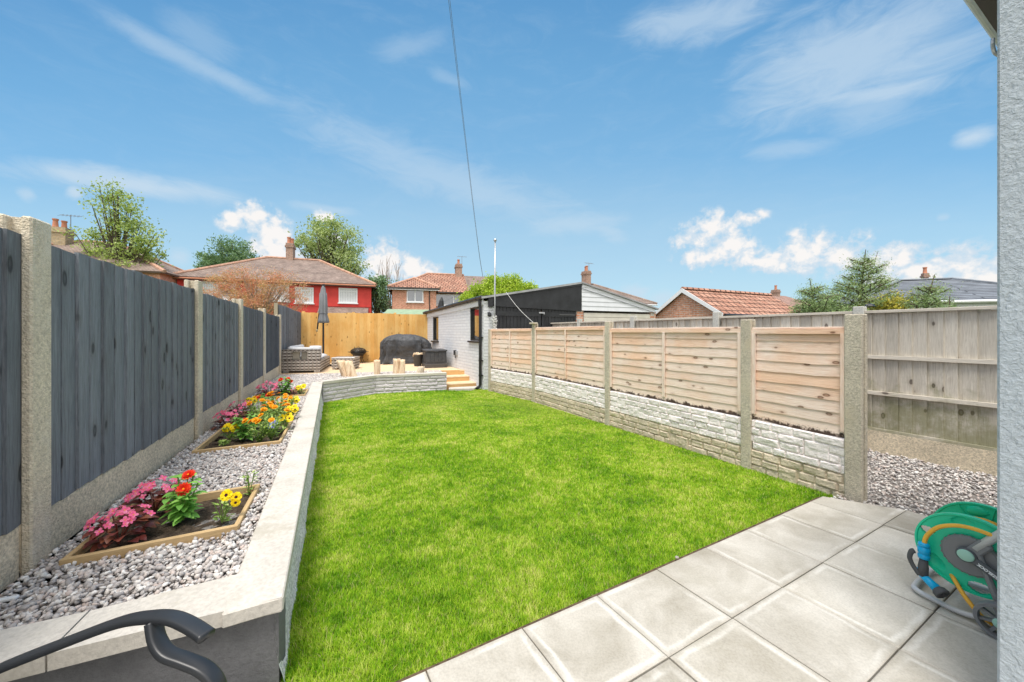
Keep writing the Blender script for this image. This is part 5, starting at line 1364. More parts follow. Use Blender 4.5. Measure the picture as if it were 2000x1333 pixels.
# bucket of logs, storage box
Kb = W(816, 712, 11.0); Kb.z = DZ
root = thing('log_bucket', tuple(Kb), 'tapered dark grey bucket beside the storage box', 'bucket')
mb = MB(); mb.lathe([(.105,0),(.11,.02),(.15,.34),(.158,.36),(.15,.36),(.10,.04),(.0,.04)], Kb, 24); mb.build('bucket', mat_plain('grey_bucket', (.07,.068,.066), .6, .3), root, True)
for k in range(6):
    a = k*1.1; q = Kb+Vector((math.cos(a)*.075, math.sin(a)*.075, .36)); mb = MB(); d_ = unit((math.cos(a*2.3), math.sin(a*2.3), .35)); mb.tube([q-d_*.10, q+d_*.09], [.036,.04], 9)
    o = mb.build('firewood', m_log); tag(o, 'cut piece of firewood heaped in the dark bucket', 'firewood', 'firewood in the bucket')
Sb = W(849, 708, 10.75); Sb.z = DZ
bx = unit((-.49,.87,0)); by = unit((.87,.49,0))
root = thing('storage_box', tuple(Sb), 'dark grey plastic storage box with ribbed panels standing against the pale brick wall', 'storage box')
m_box = mat_plain('dark_grey_plastic', (.06,.064,.072), .5, .35, var=.1); m_boxb = mat_plain('brown_grey_plastic', (.085,.08,.078), .55, .3)
ex_ = unit((.93,.36,0)); ey_ = Vector((-ex_.y, ex_.x, 0)); cB = Sb + ey_*.1
mb = MB(); mb.bbox(cB+Z3*.30, ex_, ey_, Z3, .60, .80, .36, .008)
for (N_, U_, wd2, dp2, n) in ((-ey_, ex_, .60, .80, 5), (-ex_, -ey_, .80, .60, 6), (ex_, ey_, .80, .60, 6)):
    for k in range(n): mb.bbox(cB+N_*(dp2/2+.004)+U_*(wd2*((k+.5)/n-.5)*.92)+Z3*.31, U_, N_, Z3, wd2*.92/n-.012, .014, .28, .003)
mb.build('body', m_box, root)
mb = MB(); mb.bbox(cB+Z3*.06, ex_, ey_, Z3, .64, .84, .12, .01); mb.build('base', m_boxb, root)
mb = MB(); mb.bbox(cB+Z3*.505, ex_, ey_, Z3, .66, .86, .05, .012); mb.obox(cB+Z3*.49-ey_*.44, ex_, ey_, Z3, .12, .03, .03); mb.build('lid', m_box, root)

# ------------------------------------------------------------------ house corner on the right, eaves
def mat_mason():
    m, t, b = newmat('grey_masonry_paint', .8, .25); p = t.pos()
    n1 = t.noise(t.map(p, (1,1,1)), 55, 5, .62, .5); n2 = t.noise(p, 160, 3, .6)
    t.put(b.inputs['Base Color'], t.mix(1, (.43,.485,.53), t.ramp(n1, [(.3,.86),(.7,1.08)]), 'MULTIPLY'))
    t.put(b.inputs['Normal'], t.bump(t.m('ADD', n1, t.m('MULTIPLY', n2, .3)), 1.0, .010)); return m
hc = Vector((1.575, 1.148)); hv = Vector((.455,-.89)).normalized(); hu = Vector((.89,.455)).normalized()
root = thing('house_wall', (hc.x, hc.y, 0), 'blue grey roughcast house corner filling the right edge', 'house')
mb = MB(); mb.bbox(V3(hc+hu*.75+hv*2.0, 1.4), V3(hu,0), V3(hv,0), Z3, 1.5, 4.0, 2.95, .006); mb.build('wall', mat_mason(), root)
mb = MB(); q = hc-hv*.13
mb.prism([tuple(hc-hv*.10+hu*-.02), tuple(hc-hv*.10+hu*1.6), tuple(hc+hu*1.6), tuple(hc+hu*-.02)][::-1], 2.62, 2.66); mb.build('soffit', m_dkgut, root)
mb = MB(); a = V3(hc-hv*.10-hu*.02, 2.735); b_ = V3(hc-hv*.10+hu*1.6, 2.735); mb.obox((a+b_)/2, V3(hu,0), V3(hv,0), Z3, (b_-a).length, .02, .14); mb.build('fascia', m_pvc, root)
mb = MB(); a = V3(hc-hv*.128-hu*.02, 2.70); b_ = V3(hc-hv*.128+hu*1.6, 2.70); mb.tube([a, b_], .017, 12)
for s_ in (.3,1.2): mb.tube([a+V3(hu,0)*(s_-.015), a+V3(hu,0)*(s_+.015)], .02, 12)
mb.build('gutter', mat_plain('pale_gutter', (.55,.60,.65), .4, .4), root)
mb = MB(); mb.prism([tuple(hc-hv*.09+hu*-.02), tuple(hc-hv*.09+hu*1.65), tuple(hc+hv*4.1+hu*1.65), tuple(hc+hv*4.1+hu*-.02)][::-1], 2.76, 2.86); mb.build('roof', mat_plain('flat_roof', (.2,.2,.21), .9, .1), root)
h0 = W(1943, 98, 1.40); mb = MB(); mb.tube(smoothpath([h0+Vector((.06,.03,-.0)), h0+Vector((.0,0,-.012)), h0+Vector((-.022,-.01,.01)), h0+Vector((-.024,-.012,.035))], 4), .006, 6); mb.build('hook', m_galv, root)

# ------------------------------------------------------------------ metal garden chair (mostly out of frame)
m_chair = mat_plain('anthracite_metal', (.028,.031,.036), .38, .5, var=.1)
AR = [(-60,1338,.84),(0,1306,.86),(120,1258,.885),(230,1217,.90),(290,1206,.895),(335,1207,.88),(372,1222,.86),(404,1243,.84)]
root = thing('garden_chair', (-.95, .35, 0), 'black metal garden chair whose curved flat arm crosses the bottom left corner', 'chair')
def flatbar(path, w, th, side):
    """bar of w x th section; side = sideways direction"""
    mb = MB(); P = smoothpath(path, 6); side = Vector(side); vs = []; n = len(P); prof = []
    m_ = 16
    for k in range(m_):
        q = 2*math.pi*k/m_; c_, s_ = math.cos(q), math.sin(q); prof.append((math.copysign(abs(c_)**.45, c_)*w/2, math.copysign(abs(s_)**.55, s_)*th/2))
    for i, p in enumerate(P):
        d_ = (P[min(i+1,n-1)]-P[max(i-1,0)]).normalized(); s = (side-d_*side.dot(d_)).normalized(); up = s.cross(d_)
        for a, b_ in prof: vs.append(p+s*a+up*b_)
    fs = [(i*m_+k, i*m_+(k+1)%m_, (i+1)*m_+(k+1)%m_, (i+1)*m_+k) for i in range(n-1) for k in range(m_)] + [tuple(range(m_))[::-1], tuple(range((n-1)*m_, n*m_))]
    mb.add(vs, fs); return mb
arm = [W(*q) for q in AR]
adir = (arm[-2]-arm[1]); adir.z = 0; adir.normalize(); aside = Vector((-adir.y, adir.x, 0))
flatbar(arm, .036, .018, aside).build('armrest', m_chair, root, True)
LG_ = [(300,1214,.885),(307,1250,.872),(325,1276,.862),(360,1290,.858),(395,1305,.855),(418,1326,.852),(428,1352,.85),(432,1400,.85)]
leg = [W(*q) for q in LG_]; e = leg[-1]; leg += [Vector((e.x+.01, e.y, .3)), Vector((e.x+.02, e.y, .02))]
flatbar(leg, .036, .020, aside).build('front_leg', m_chair, root, True)
back = arm[0]-adir*.28; zs = .42
flatbar([arm[0]+Vector((0,0,0)), arm[0]-adir*.12-Z3*.02, back-Z3*.03], .040, .02, aside).build('armrest_rear', m_chair, root, True)
other = -aside*.56
flatbar([p+other for p in arm]+[], .040, .020, aside).build('armrest', m_chair, root, True)
flatbar([p+other for p in leg], .036, .020, aside).build('front_leg', m_chair, root, True)
mb = MB(); ctr = back+adir*.32; ctr.z = zs
mb.bbox(ctr-aside*.28, adir, aside, Z3, .50, .50, .03, .01); mb.build('seat', m_chair, root)
mb = MB(); q = back-aside*.28; q.z = .72; mb.bbox(q-adir*.06, adir, aside, Z3, .03, .50, .56, .01); mb.build('backrest', m_chair, root)
for s_ in (0,1):
    mb = MB(); q = back-aside*(.56*s_); mb.tube([Vector((q.x,q.y,.98))-adir*.08, Vector((q.x,q.y,.5)), Vector((q.x,q.y,.0))-adir*.10], .014, 8); mb.build('rear_leg', m_chair, root)

# small things lying about
q = G(12, 1172, .315); mb = MB(); mb.bbox(q+Vector((-.02,-.005,0)), unit((.93,.37,0)), unit((-.37,.93,0)), Z3, .10, .018, .012, .003)
tag(mb.build('plastic_offcut', m_pvc), 'short white plastic offcut lying on the gravel at the left edge', 'offcut')
q = G(1322, 1089, .012); mb = MB(); V = ICO*np.array([.013,.010,.008]); mb.add([(q.x+a, q.y+b_, q.z+c) for a, b_, c in V.tolist()], [tuple(int(k) for k in f) for f in ICF.tolist()])
tag(mb.build('stone', mat_plain('pale_stone', (.38,.35,.31), .9, .1)), 'single pale stone on the edge between lawn and patio', 'stone')

# ------------------------------------------------------------------ hose reel
m_grn = mat_plain('green_plastic', (.01,.62,.36), .38, .45, var=.05); m_gp = mat_plain('grey_plastic', (.20,.205,.215), .45, .4, var=.06)
m_lgp = mat_plain('light_grey_metal', (.55,.56,.57), .4, .5, .1); m_mint = mat_plain('mint_plastic', (.36,.62,.52), .45, .4); m_blue = mat_plain('blue_plastic', (.0,.40,.75), .35, .5)
m_hose = mat_plain('yellow_hose', (.85,.46,.06), .5, .35); m_rub = mat_plain('dark_rubber', (.09,.093,.097), .7, .2)
HC = Vector((2.158, 1.66, .285)); ha = unit((.89,.455,0)); ht = unit((.455,-.89,0))      # axis, towards the wall
HL = lambda a, u, v: HC + ha*a + ht*u + Z3*v
root = thing('hose_reel', (HC.x, HC.y, 0), 'green hose reel cart with yellow hose and blue spray gun beside the house corner', 'hose reel')
def disc(a0, sgn, name):
    n = 180; rings = [.0,.04,.085,.10,.112]+[.116+.0035*q for q in range(20)]+[.186,.190]
    holes = [(math.radians(180-20), 'o'), (math.radians(115), 'd'), (math.radians(60), 'd'), (math.radians(0), 'd'), (math.radians(-55),'d'), (math.radians(-115),'d')]
    mb = MB(); vs = []; fs = []
    def inhole(r, th):
        for k in range(6):
            ph = math.radians(160-60*k); d_ = (th-ph+math.pi) % (2*math.pi)-math.pi
            q = ((r-.152)/.026)**2+(d_*r/(.020 if k == 0 else .038))**2
            if q < 1: return (1 if k in (0, 3, 4) else 2), q
        return 0, 9
    for side in (0, 1):
        for i, r in enumerate(rings):
            for k in range(n):
                th = 2*math.pi*k/n; h_, q = inhole(r, th)
                off = .006*(1 if side == 0 else -1)
                dish = -.012*math.cos(min(1, r/.19)*math.pi/2)*0
                rim = .006 if r > .179 else 0
                dent = .011*(1-q)**.5 if h_ == 2 else 0
                a = a0 - sgn*(off + (rim if side == 0 else -rim)) + sgn*dent
                vs.append(HL(a, math.cos(th)*r*.94, math.sin(th)*r*.94))
    K = len(rings)*n
    for i in range(len(rings)-1):
        for k in range(n):
            th = 2*math.pi*(k+.5)/n; h_, q = inhole((rings[i]+rings[i+1])/2, th)
            if h_ == 1: continue
            f = (i*n+k, i*n+(k+1)%n, (i+1)*n+(k+1)%n, (i+1)*n+k); fs.append(f); fs.append(tuple(x+K for x in f[::-1]))
    i = len(rings)-1
    for k in range(n): fs.append((i*n+k, i*n+(k+1)%n, K+i*n+(k+1)%n, K+i*n+k))
    mb.add(vs, fs)
    if sgn < 0:
        for k in range(9):
            th = k*2*math.pi/9; mb.obox(HL(a0-.008, math.cos(th)*.13, math.sin(th)*.13), ht*math.cos(th)+Z3*math.sin(th), ha, -ht*math.sin(th)+Z3*math.cos(th), .10, .012, .003)
    return mb.build(name, m_grn, root, False)
disc(0, 1, 'reel_disc'); disc(.24, -1, 'reel_disc')
mb = MB(); mb.lathe([(.08,0.01),(.08,.23)], HC, 32, ha); mb.build('drum', m_grn, root, True)
mb = MB(); pts = []
for lay, (r_, n) in enumerate(((.094,9),(.110,8))):
    for k in range(n*24): q = 2*math.pi*k/24; pts.append(HL(.02+.20*((k/(n*24)) if lay == 0 else 1-k/(n*24)), math.cos(q)*r_, math.sin(q)*r_))
mb.tube(pts, .009, 7); mb.build('coiled_hose', m_hose, root, True)
# hub, crank arm with the maker's word, carrying frame
mb = MB(); mb.lathe([(.088,-.010),(.088,-.026),(.080,-.033),(.0,-.036)], HC, 40, ha); 
for k in range(24): q = 2*math.pi*k/24; mb.obox(HL(-.02, math.cos(q)*.089, math.sin(q)*.089), ha, ht*math.cos(q)+Z3*math.sin(q), -ht*math.sin(q)+Z3*math.cos(q), .012, .004, .007)
hub = mb.build('hub_plate', m_gp, root)
mb = MB(); mb.lathe([(.026,-.058),(.026,-.068),(.022,-.071),(0,-.071)], HL(0,-.004,.012), 28, ha); mb.build('hub_cap', m_mint, hub, True)
da = (ht*.86-Z3*.50).normalized(); dn2 = ha.cross(da).normalized()
mb = MB(); mb.bbox(HL(-.055,-.004,.012)+da*.085, da, dn2, ha, .22, .034, .020, .005); mb.lathe([(.032,-.046),(.032,-.062),(.028,-.066),(0,-.066)], HL(0,-.004,.012), 24, ha)
ca = mb.build('crank_arm', mat_plain('dark_grey_arm', (.09,.10,.112), .45, .4), root)
fc = bpy.data.curves.new('word', 'FONT'); fc.body = 'HOZELOCK'; fc.size = .0150; fc.extrude = .0006; fc.align_x = 'CENTER'; fc.align_y = 'CENTER'; fc.offset = .0007
fo = bpy.data.objects.new('word', fc); COL.objects.link(fo); dg = bpy.context.evaluated_depsgraph_get(); me = bpy.data.meshes.new_from_object(fo.evaluated_get(dg)); bpy.data.objects.remove(fo)
pos_ = HL(-.0665,-.004,.012)+da*.080
xa, ya_, za = -da, -dn2, -ha
if xa.cross(ya_).dot(za) < 0: ya_ = -ya_
Mx = Matrix((( xa.x, ya_.x, za.x, pos_.x-HC.x), (xa.y, ya_.y, za.y, pos_.y-HC.y), (xa.z, ya_.z, za.z, pos_.z), (0,0,0,1)))
me.transform(Mx); me.materials.clear(); me.materials.append(m_pvc); wo = bpy.data.objects.new('lettering', me); COL.objects.link(wo); wo.parent = ca
mb = MB(); mb.tube([HL(-.045,.02,.05), HL(-.045,.10,.17), HL(-.045,.21,.36), HL(-.045,.24,.62)], [.016,.0155,.0155,.0155], 12)
mb.tube([HL(.29,.02,.05), HL(.29,.10,.17), HL(.29,.21,.36), HL(.29,.24,.62)], .0155, 12); mb.tube([HL(-.045,.24,.62), HL(.29,.24,.62)], .0155, 12); mb.build('handle', m_lgp, root, True)
mb = MB(); mb.bbox(HL(-.044,.03,.055), (ht*.55+Z3*.83).normalized(), ha.cross((ht*.55+Z3*.83).normalized()), ha, .09, .045, .026, .006); mb.build('handle_socket', m_gp, root)
za_ = .02-HC.z
mb = MB(); mb.tube(smoothpath([HL(-.05,.16,za_+.06), HL(-.05,.0,za_), HL(-.05,-.10,za_), HL(-.035,-.165,za_+.004), HL(.02,-.18,za_+.006), HL(.24,-.18,za_+.006), HL(.29,-.15,za_), HL(.30,0,za_), HL(.30,.16,za_+.06)], 6), .0125, 10); mb.build('foot_frame', m_lgp, root, True)
mb = MB(); mb.tube([HL(-.045,.03,.03), HL(-.05,.10,za_+.055)], .012, 8); mb.tube([HL(.29,.03,.03), HL(.30,.10,za_+.055)], .012, 8); mb.tube([HL(-.09,.10,za_+.055), HL(.34,.10,za_+.055)], .008, 8); mb.build('strut', m_gp, root)
for a in (-.10, .34):
    c = HL(a,.10,.076-HC.z); mb = MB(); sg = -1 if a < 0 else 1
    mb.lathe([(.062,-.02),(.074,-.02),(.076,-.014),(.076,.014),(.074,.02),(.062,.02),(.060,0),(.062,-.02)], c, 48, ha)
    for k in range(8): q = k*math.pi/4+.3; mb.obox(c+(ht*math.cos(q)+Z3*math.sin(q))*.042, ht*math.cos(q)+Z3*math.sin(q), ha, -ht*math.sin(q)+Z3*math.cos(q), .044, .018, .011)
    mb.lathe([(.024,-.02),(.024,.02),(0,.02)], c, 20, ha); w_ = mb.build('wheel', m_gp, root)
    mb = MB(); mb.lathe([(.0,0),(.021,.0),(.021,.007),(.018,.009),(0,.009)], c+ha*sg*.020, 24, ha*sg); mb.build('wheel_cap', m_mint, w_, True)
# hose over the disc to the spray gun
hp = smoothpath([HL(-.03,.19,-.03), HL(-.05,.17,.06), HL(-.05,.10,.125), HL(-.05,.0,.14), HL(-.05,-.08,.105), HL(-.05,-.125,.04), HL(-.05,-.137,-.015)], 8)
mb = MB(); mb.tube(hp, .0088, 10); mb.build('hose_end', m_hose, root, True)
mb = MB(); mb.tube(smoothpath([HL(.0,-.06,-.13), HL(-.05,.0,-.20), HL(-.06,.07,-.255), HL(-.05,.2,-.265)], 6), .009, 8); mb.build('hose_loop', m_hose, root, True)
g0 = hp[-1]; mb = MB(); mb.lathe([(.012,.0),(.020,-.004),(.021,-.016),(.018,-.018),(.018,-.022),(.022,-.024),(.022,-.05),(.019,-.052),(.019,-.058),(.022,-.062),(.021,-.078),(.012,-.08)], g0+Z3*.012, 20); cn = mb.build('hose_connector', m_blue, root, True)
mb = MB(); g1 = g0-Z3*.065; g2 = g0-Z3*.15-ht*.0+ha*-.01; mb.tube([g1, (g1+g2)/2-ha*.004, g2], [.014,.019,.018], 12); gun = mb.build('gun_grip', m_rub, root, True)
dgun = (ht*.80-ha*.35-Z3*.42).normalized(); g3 = g2-dgun*.035
mb = MB(); mb.tube([g3, g2+dgun*.02, g2+dgun*.06], [.012,.017,.020], 14); mb.build('gun_barrel', m_blue, gun, True)
mb = MB(); mb.lathe([(.018,.058),(.028,.068),(.030,.085),(.027,.088),(.020,.088),(.018,.082),(.0,.082)], g2, 24, dgun); 
for k in range(6): q = k*math.pi/3; rf_ = dgun.orthogonal().normalized(); r2 = dgun.cross(rf_); mb.obox(g2+dgun*.085+(rf_*math.cos(q)+r2*math.sin(q))*.010, rf_*math.cos(q)+r2*math.sin(q), dgun, -rf_*math.sin(q)+r2*math.cos(q), .018, .004, .003)
mb.build('gun_nozzle', m_rub, gun)
mb = MB(); mb.tube(smoothpath([g2-ht*.01-ha*.01, g2-ht*.034+Z3*.03, g2-ht*.046+Z3*.065, g2-ht*.04+Z3*.098, g2-ht*.03+Z3*.108], 5), .007, 8, flat=1.6); mb.build('trigger', m_rub, gun, True)
# ------------------------------------------------------------------ leaves and trees
def leafcloud(name, pts, nrm, size, mat, parent, seed=0, aspect=.55, jitter=.35, up=.3):
    """kite-shaped leaves at pts (n,3)"""
    r = np.random.default_rng(seed); n = len(pts)
    d_ = r.normal(size=(n,3)) + np.array([0,0,up]) + (nrm if nrm is not None else 0); d_ /= np.linalg.norm(d_, axis=1)[:,None]
    q = r.normal(size=(n,3)); s = np.cross(d_, q); s /= np.linalg.norm(s, axis=1)[:,None]; nn = np.cross(s, d_)
    L = (size*(1-jitter+2*jitter*r.random(n)))[:,None]; w = L*aspect*.5
    V = np.stack([pts, pts+d_*L*.5+s*w+nn*L*.05, pts+d_*L, pts+d_*L*.5-s*w+nn*L*.05], 1).reshape(-1,3)
    off = np.array(parent_loc(parent)); fl = (np.arange(n)[:,None]*4+np.array([[0,1,2,3]])).ravel()
    return npmesh(name, V-off, fl, np.full(n, 4), mat, parent)
m_bark = mat_plain('bark', (.13,.105,.08), .9, .1, var=.3, nsc=4); m_barkp = mat_plain('pale_bark', (.36,.30,.25), .9, .1, var=.25, nsc=4)
def limbs(mb, base, tips, r0, r, bend=.25, forks=2):
    for tp in tips:
        tp = Vector(tp); b0 = base + (Vector((tp.x, tp.y, base.z))-base)*.0
        mid = b0.lerp(tp, .5) + Vector((r.uniform(-1,1), r.uniform(-1,1), r.uniform(0,1)))*bend*(tp-b0).length*.3
        mb.tube(bez(b0, mid, tp, 5), [r0*(1-.8*k/5) for k in range(6)], 5, caps=False)
def tree(name, label, base, h, crown, nleaf, lsize, mat, trunk_r=.2, seed=1, bark=None, group=None, cat='tree', cr_z=.25, nclump=60, clr=.16, aspect=.55, up=.3, fill=.25, tipsn=26, parts=('trunk','crown')):
    """crown: list of (dx, dy, z centre, rx, ry, rz) lobes in metres"""
    r = random.Random(seed); g = np.random.default_rng(seed)
    root = thing(name, tuple(base), label, cat, group); base = Vector(base)
    vol = [c[3]*c[4]*c[5] for c in crown]; P_ = []; C = []
    for k in range(nclump):
        c = crown[g.choice(len(crown), p=np.array(vol)/sum(vol))]
        while True:
            u = g.normal(size=3); u /= np.linalg.norm(u); rad = g.random()**.42
            break
        C.append((c[0]+u[0]*c[3]*rad*.92, c[1]+u[1]*c[4]*rad*.92, c[2]+u[2]*c[5]*rad*.92, min(c[3], c[5])))
    per = nleaf//nclump
    for (x, y, z, s_) in C:
        rr = clr*s_*g.uniform(.7, 1.6); q = g.normal(size=(int(per*g.uniform(.6,1.4)), 3))*[rr, rr, rr*.75]
        P_.append(q+[x, y, z])
    P_ = np.concatenate(P_)+np.array(base)
    mb = MB(); zc = min(c[2]-c[5] for c in crown)
    top = Vector((base.x+crown[0][0]*.5, base.y+crown[0][1]*.5, base.z+crown[0][2]+crown[0][5]*.55))
    mb.tube(bez(base-Z3*.3, base.lerp(top,.5)+Vector((r.uniform(-.1,.1)*h*.2,0,0)), top, 8), [trunk_r*(1-.85*k/8) for k in range(9)], 9)
    idx = g.choice(len(C), min(tipsn, len(C)), replace=False)
    for i in idx:
        x, y, z, s_ = C[i]; f = min(.85, max(.12, (z-h*cr_z)/h)); b0 = base.lerp(top, f*.8); tp = base+Vector((x,y,z))
        mb.tube(bez(b0, b0.lerp(tp,.5)+Z3*(-.05*h*.2), tp, 4), [trunk_r*.4*(1-.8*k/4) for k in range(5)], 5, caps=False)
    mb.build(parts[0], bark or m_bark, root)
    leafcloud(parts[1], P_, None, lsize, mat, root, seed, aspect, .35, up)
    return root
lf_poplar = mat_leaf('poplar_leaf', [(0,(.16,.23,.07)),(.5,(.34,.43,.14)),(1,(.60,.66,.30))], trans=.35)
lf_dark = mat_leaf('dark_leaf', [(0,(0.064,0.136,0.064)),(.5,(0.16,0.272,0.136)),(1,(0.352,0.48,0.272))])
lf_mid = mat_leaf('sycamore_leaf', [(0,(.19,.26,.11)),(.5,(.38,.46,.21)),(1,(.60,.66,.38))], trans=.35)
lf_lime = mat_leaf('lime_leaf', [(0,(.16,.27,.02)),(.4,(.33,.47,.04)),(1,(.62,.68,.12))], trans=.3)
lf_rust = mat_leaf('rust_leaf', [(0,(.42,.13,.085)),(.3,(.58,.22,.14)),(.5,(.64,.35,.22)),(.64,(.50,.38,.17)),(.8,(.36,.34,.13)),(1,(.70,.40,.28))], nmix=.7, nsc=1.6)
lf_con = mat_leaf('conifer_needle', [(0,(.11,.20,.08)),(.45,(.27,.39,.17)),(1,(.52,.60,.30))], trans=.2)
lf_yel = mat_leaf('golden_leaf', [(0,(.26,.22,.05)),(.5,(.45,.40,.08)),(1,(.80,.70,.10))])
TG = 'trees beyond the fences'
def at(px, Y): return Vector(((px-CX)/F*Y, Y, -.4))
b = at(232, 22)
def rel(px, py, Y, b, rx, rz): q = W(px, py, Y); return (q.x-b.x, 0, q.z-b.z, rx, rx*.8, rz)
tree('poplar_tree', 'tall airy pale green tree rising over the far left house', b, 11, [rel(228,425,22,b,1.45,2.5), rel(200,470,22,b,1.35,1.2), rel(272,475,22,b,1.25,1.6), rel(300,500,22.3,b,.75,1.5), rel(235,520,22,b,2.0,1.3), rel(225,380,22,b,.7,1.0)], 8500, .15, lf_poplar, .2, 3, group=TG, nclump=170, clr=.16, tipsn=80)
b = at(445, 35)
tree('dark_conifer', 'dark spreading evergreen crown behind the left end of the red house roof', b, 11, [rel(462,495,35,b,2.1,1.8), rel(415,512,35,b,1.6,.9), rel(440,520,35,b,3.0,1.2), rel(388,520,35,b,.9,.5)], 8000, .26, lf_dark, .3, 5, group=TG, nclump=110, clr=.16, aspect=.35, up=.6)
b = at(645, 40)
tree('sycamore_tree', 'big round leafy green tree standing behind the red house chimney', b, 14, [rel(648,470,40,b,3.3,2.6), rel(610,480,40,b,2.2,1.7), rel(672,510,40,b,3.0,2.4), rel(645,440,40,b,1.7,1.2), rel(695,530,40,b,1.5,1.7), rel(600,465,40,b,1.2,.8)], 12000, .24, lf_mid, .4, 8, group=TG, nclump=190, clr=.14, tipsn=60)
b = at(736, 30)
tree('evergreen_tree', 'narrow dark evergreen between the red house and the brick house', b, 6, [rel(738,580,30,b,1.0,1.9), rel(724,555,30,b,.55,.7), rel(745,560,30,b,.5,.9)], 4200, .17, lf_dark, .15, 9, group=TG, nclump=70, clr=.25)
b = at(980, 15.5)
tree('lime_green_tree', 'dense rounded lime green tree directly behind the garage roof', b, 4, [rel(978,596,15.5,b,1.55,1.32), rel(932,600,15.5,b,1.0,.85), rel(1026,596,15.5,b,1.15,1.0), rel(960,575,15.5,b,1.0,.8), rel(1000,572,15.5,b,1.0,.8)], 52000, .085, lf_lime, .15, 12, group=TG, nclump=420, clr=.10, aspect=.6)
b = at(505, 14.2)
tree('russet_shrub', 'large loose shrub with russet and orange leaves above the left grey fence', b, 4.2, [rel(500,555,14.2,b,1.35,.75), rel(450,560,14.2,b,1.0,.6), rel(560,560,14.2,b,.9,.75), rel(500,600,14.2,b,1.9,.7), rel(425,548,14.2,b,.6,.35), rel(600,590,14.2,b,.5,.4), rel(430,590,14.2,b,1.0,.6)], 30000, .045, lf_rust, .07, 14, bark=m_barkp, group=TG, cat='shrub', nclump=300, clr=.17, tipsn=150, up=.1)
# bare tree
b = at(763, 33); root = thing('bare_tree', tuple(b), 'leafless tree with thin upright branches left of the brick house', 'tree', TG); r = random.Random(4)
mb = MB(); mb.tube([b, b+Z3*4.2], [.16,.12], 8); mb.build('trunk', m_barkp, root); mb = MB()
for k in range(16):
    a = r.uniform(-1,1); tp = b+Vector((a*1.15, r.uniform(-.6,.6), r.uniform(7.2,9.2)-.9*abs(a))); s = b+Z3*r.uniform(2.5,4.2)
    p_ = bez(s, Vector((b.x+a*.95, s.y, s.z+1.5)), tp, 8); mb.tube(p_, [.05*(1-.75*i/8) for i in range(9)], 5, caps=False)
    for j in range(5): q = p_[3+j]; e = q+Vector((r.uniform(-.35,.35), r.uniform(-.2,.2), r.uniform(.5,1.3))); mb.tube([q, q.lerp(e,.5)+Vector((r.uniform(-.06,.06),0,0)), e], [.022,.018,.01], 4, caps=False)
mb.build('branches', m_barkp, root)
# conifer with arching branches
def conifer(px, Y, base_z, top, spread, n, label, seed, leader=True, lean=0):
    b = Vector(((px-CX)/F*Y, Y, -.1)); r = random.Random(seed); root = thing('conifer', tuple(b), label, 'conifer', 'conifers beyond the right-hand fence'); mb = MB(); P_ = []
    H = top-b.z; lead = b+Vector((lean,0,H)); mb.tube([b, b+Vector((lean*.3,0,H*.6)), lead], [.06,.035,.006], 7)
    def spray(p0, p1, droop, dens):
        m_ = p0.lerp(p1,.55)+Z3*droop; path = bez(p0, m_, p1, 10); mb.tube(path, [.014*(1-.8*k/10)+.002 for k in range(11)], 4, caps=False); L = (p1-p0).length
        for k in range(int(dens*L)):
            f = .12+.88*r.random(); q = path[min(10,int(f*10))].lerp(path[min(10,int(f*10)+1)], (f*10)%1)
            w = .15*(1-f)+.04; P_.append((q.x+r.gauss(0,w*.7), q.y+r.gauss(0,w*.7), q.z+r.gauss(0,w*.5)-.02))
    n = int(n*1.9)
    for k in range(n):
        f = (k+.5)/n; z = base_z-.25+(lead.z-.0-base_z)*f; a = k*2.4; L = spread*(.18+.82*(1-f)**1.25)*r.uniform(.45,1.2)*.8+.05
        p0 = Vector((b.x+lean*max(0,(z-b.z)/H)**2, b.y, z)); p1 = p0+Vector((math.cos(a)*L, math.sin(a)*L, L*r.uniform(-.05,.6)))
        spray(p0, p1, .10*L, 290)
        for j in range(2):
            q = p0.lerp(p1, r.uniform(.35,.8)); a2 = a+r.choice((-.8,.8)); spray(q, q+Vector((math.cos(a2)*L*.45, math.sin(a2)*L*.45, L*.2)), .03, 320)
    spray(b+Vector((lean*.4,0,H*.7)), lead, 0, 190)
    if leader: spray(b+Vector((lean*.3,0,H*.62)), lead+Vector((.28,0,-.04)), 0, 95)
    mb.build('trunk', m_bark, root); leafcloud('foliage', np.array(P_), None, .042, lf_con, root, seed, .22, .4, .5)
conifer(1672, 8, 1.5, 3.2, 1.35, 38, 'wispy conifer with the tallest bare leader above the right-hand fence', 21, True, .22)
conifer(1603, 8, 1.3, 2.55, 1.15, 38, 'bushy conifer clump left of the tallest leader', 22, False, -.25)
conifer(1785, 7.2, 1.4, 2.5, .85, 26, 'pale conifer with a branch arching to the right in front of the dark roof', 23, False, .42)
conifer(1850, 6.8, 1.35, 2.02, .5, 14, 'small conifer tip at the right end of the fence', 24, False, .05)
b = Vector(((1745-CX)/F*7.6, 7.6, -.1))
tree('golden_shrub', 'yellowish shrub between the conifers behind the fence', b, 2, [(0,0,1.9,.36,.3,.33),(-.25,0,1.95,.25,.25,.28),(.12,0,2.0,.15,.15,.18)], 2600, .05, lf_yel, .03, 26, group=None, cat='shrub', nclump=60, clr=.28)
q = W(1690, 598, 4.9); root = thing('fence_lamp', tuple(q), 'small dark curved lamp just behind the white fence post', 'lamp')
mb = MB(); mb.tube(smoothpath([q+Vector((0,0,-.25)), q+Vector((0,0,-.05)), q+Vector((.03,0,.02)), q+Vector((.07,0,.015))], 5), .009, 7); mb.build('arm', m_dkmetal, root)
mb = MB(); mb.lathe([(.012,.025),(.04,.01),(.06,-.015),(.05,-.02),(.0,-.005)], q+Vector((.06,0,.01)), 14); mb.build('lamp_shade', m_dkmetal, root)

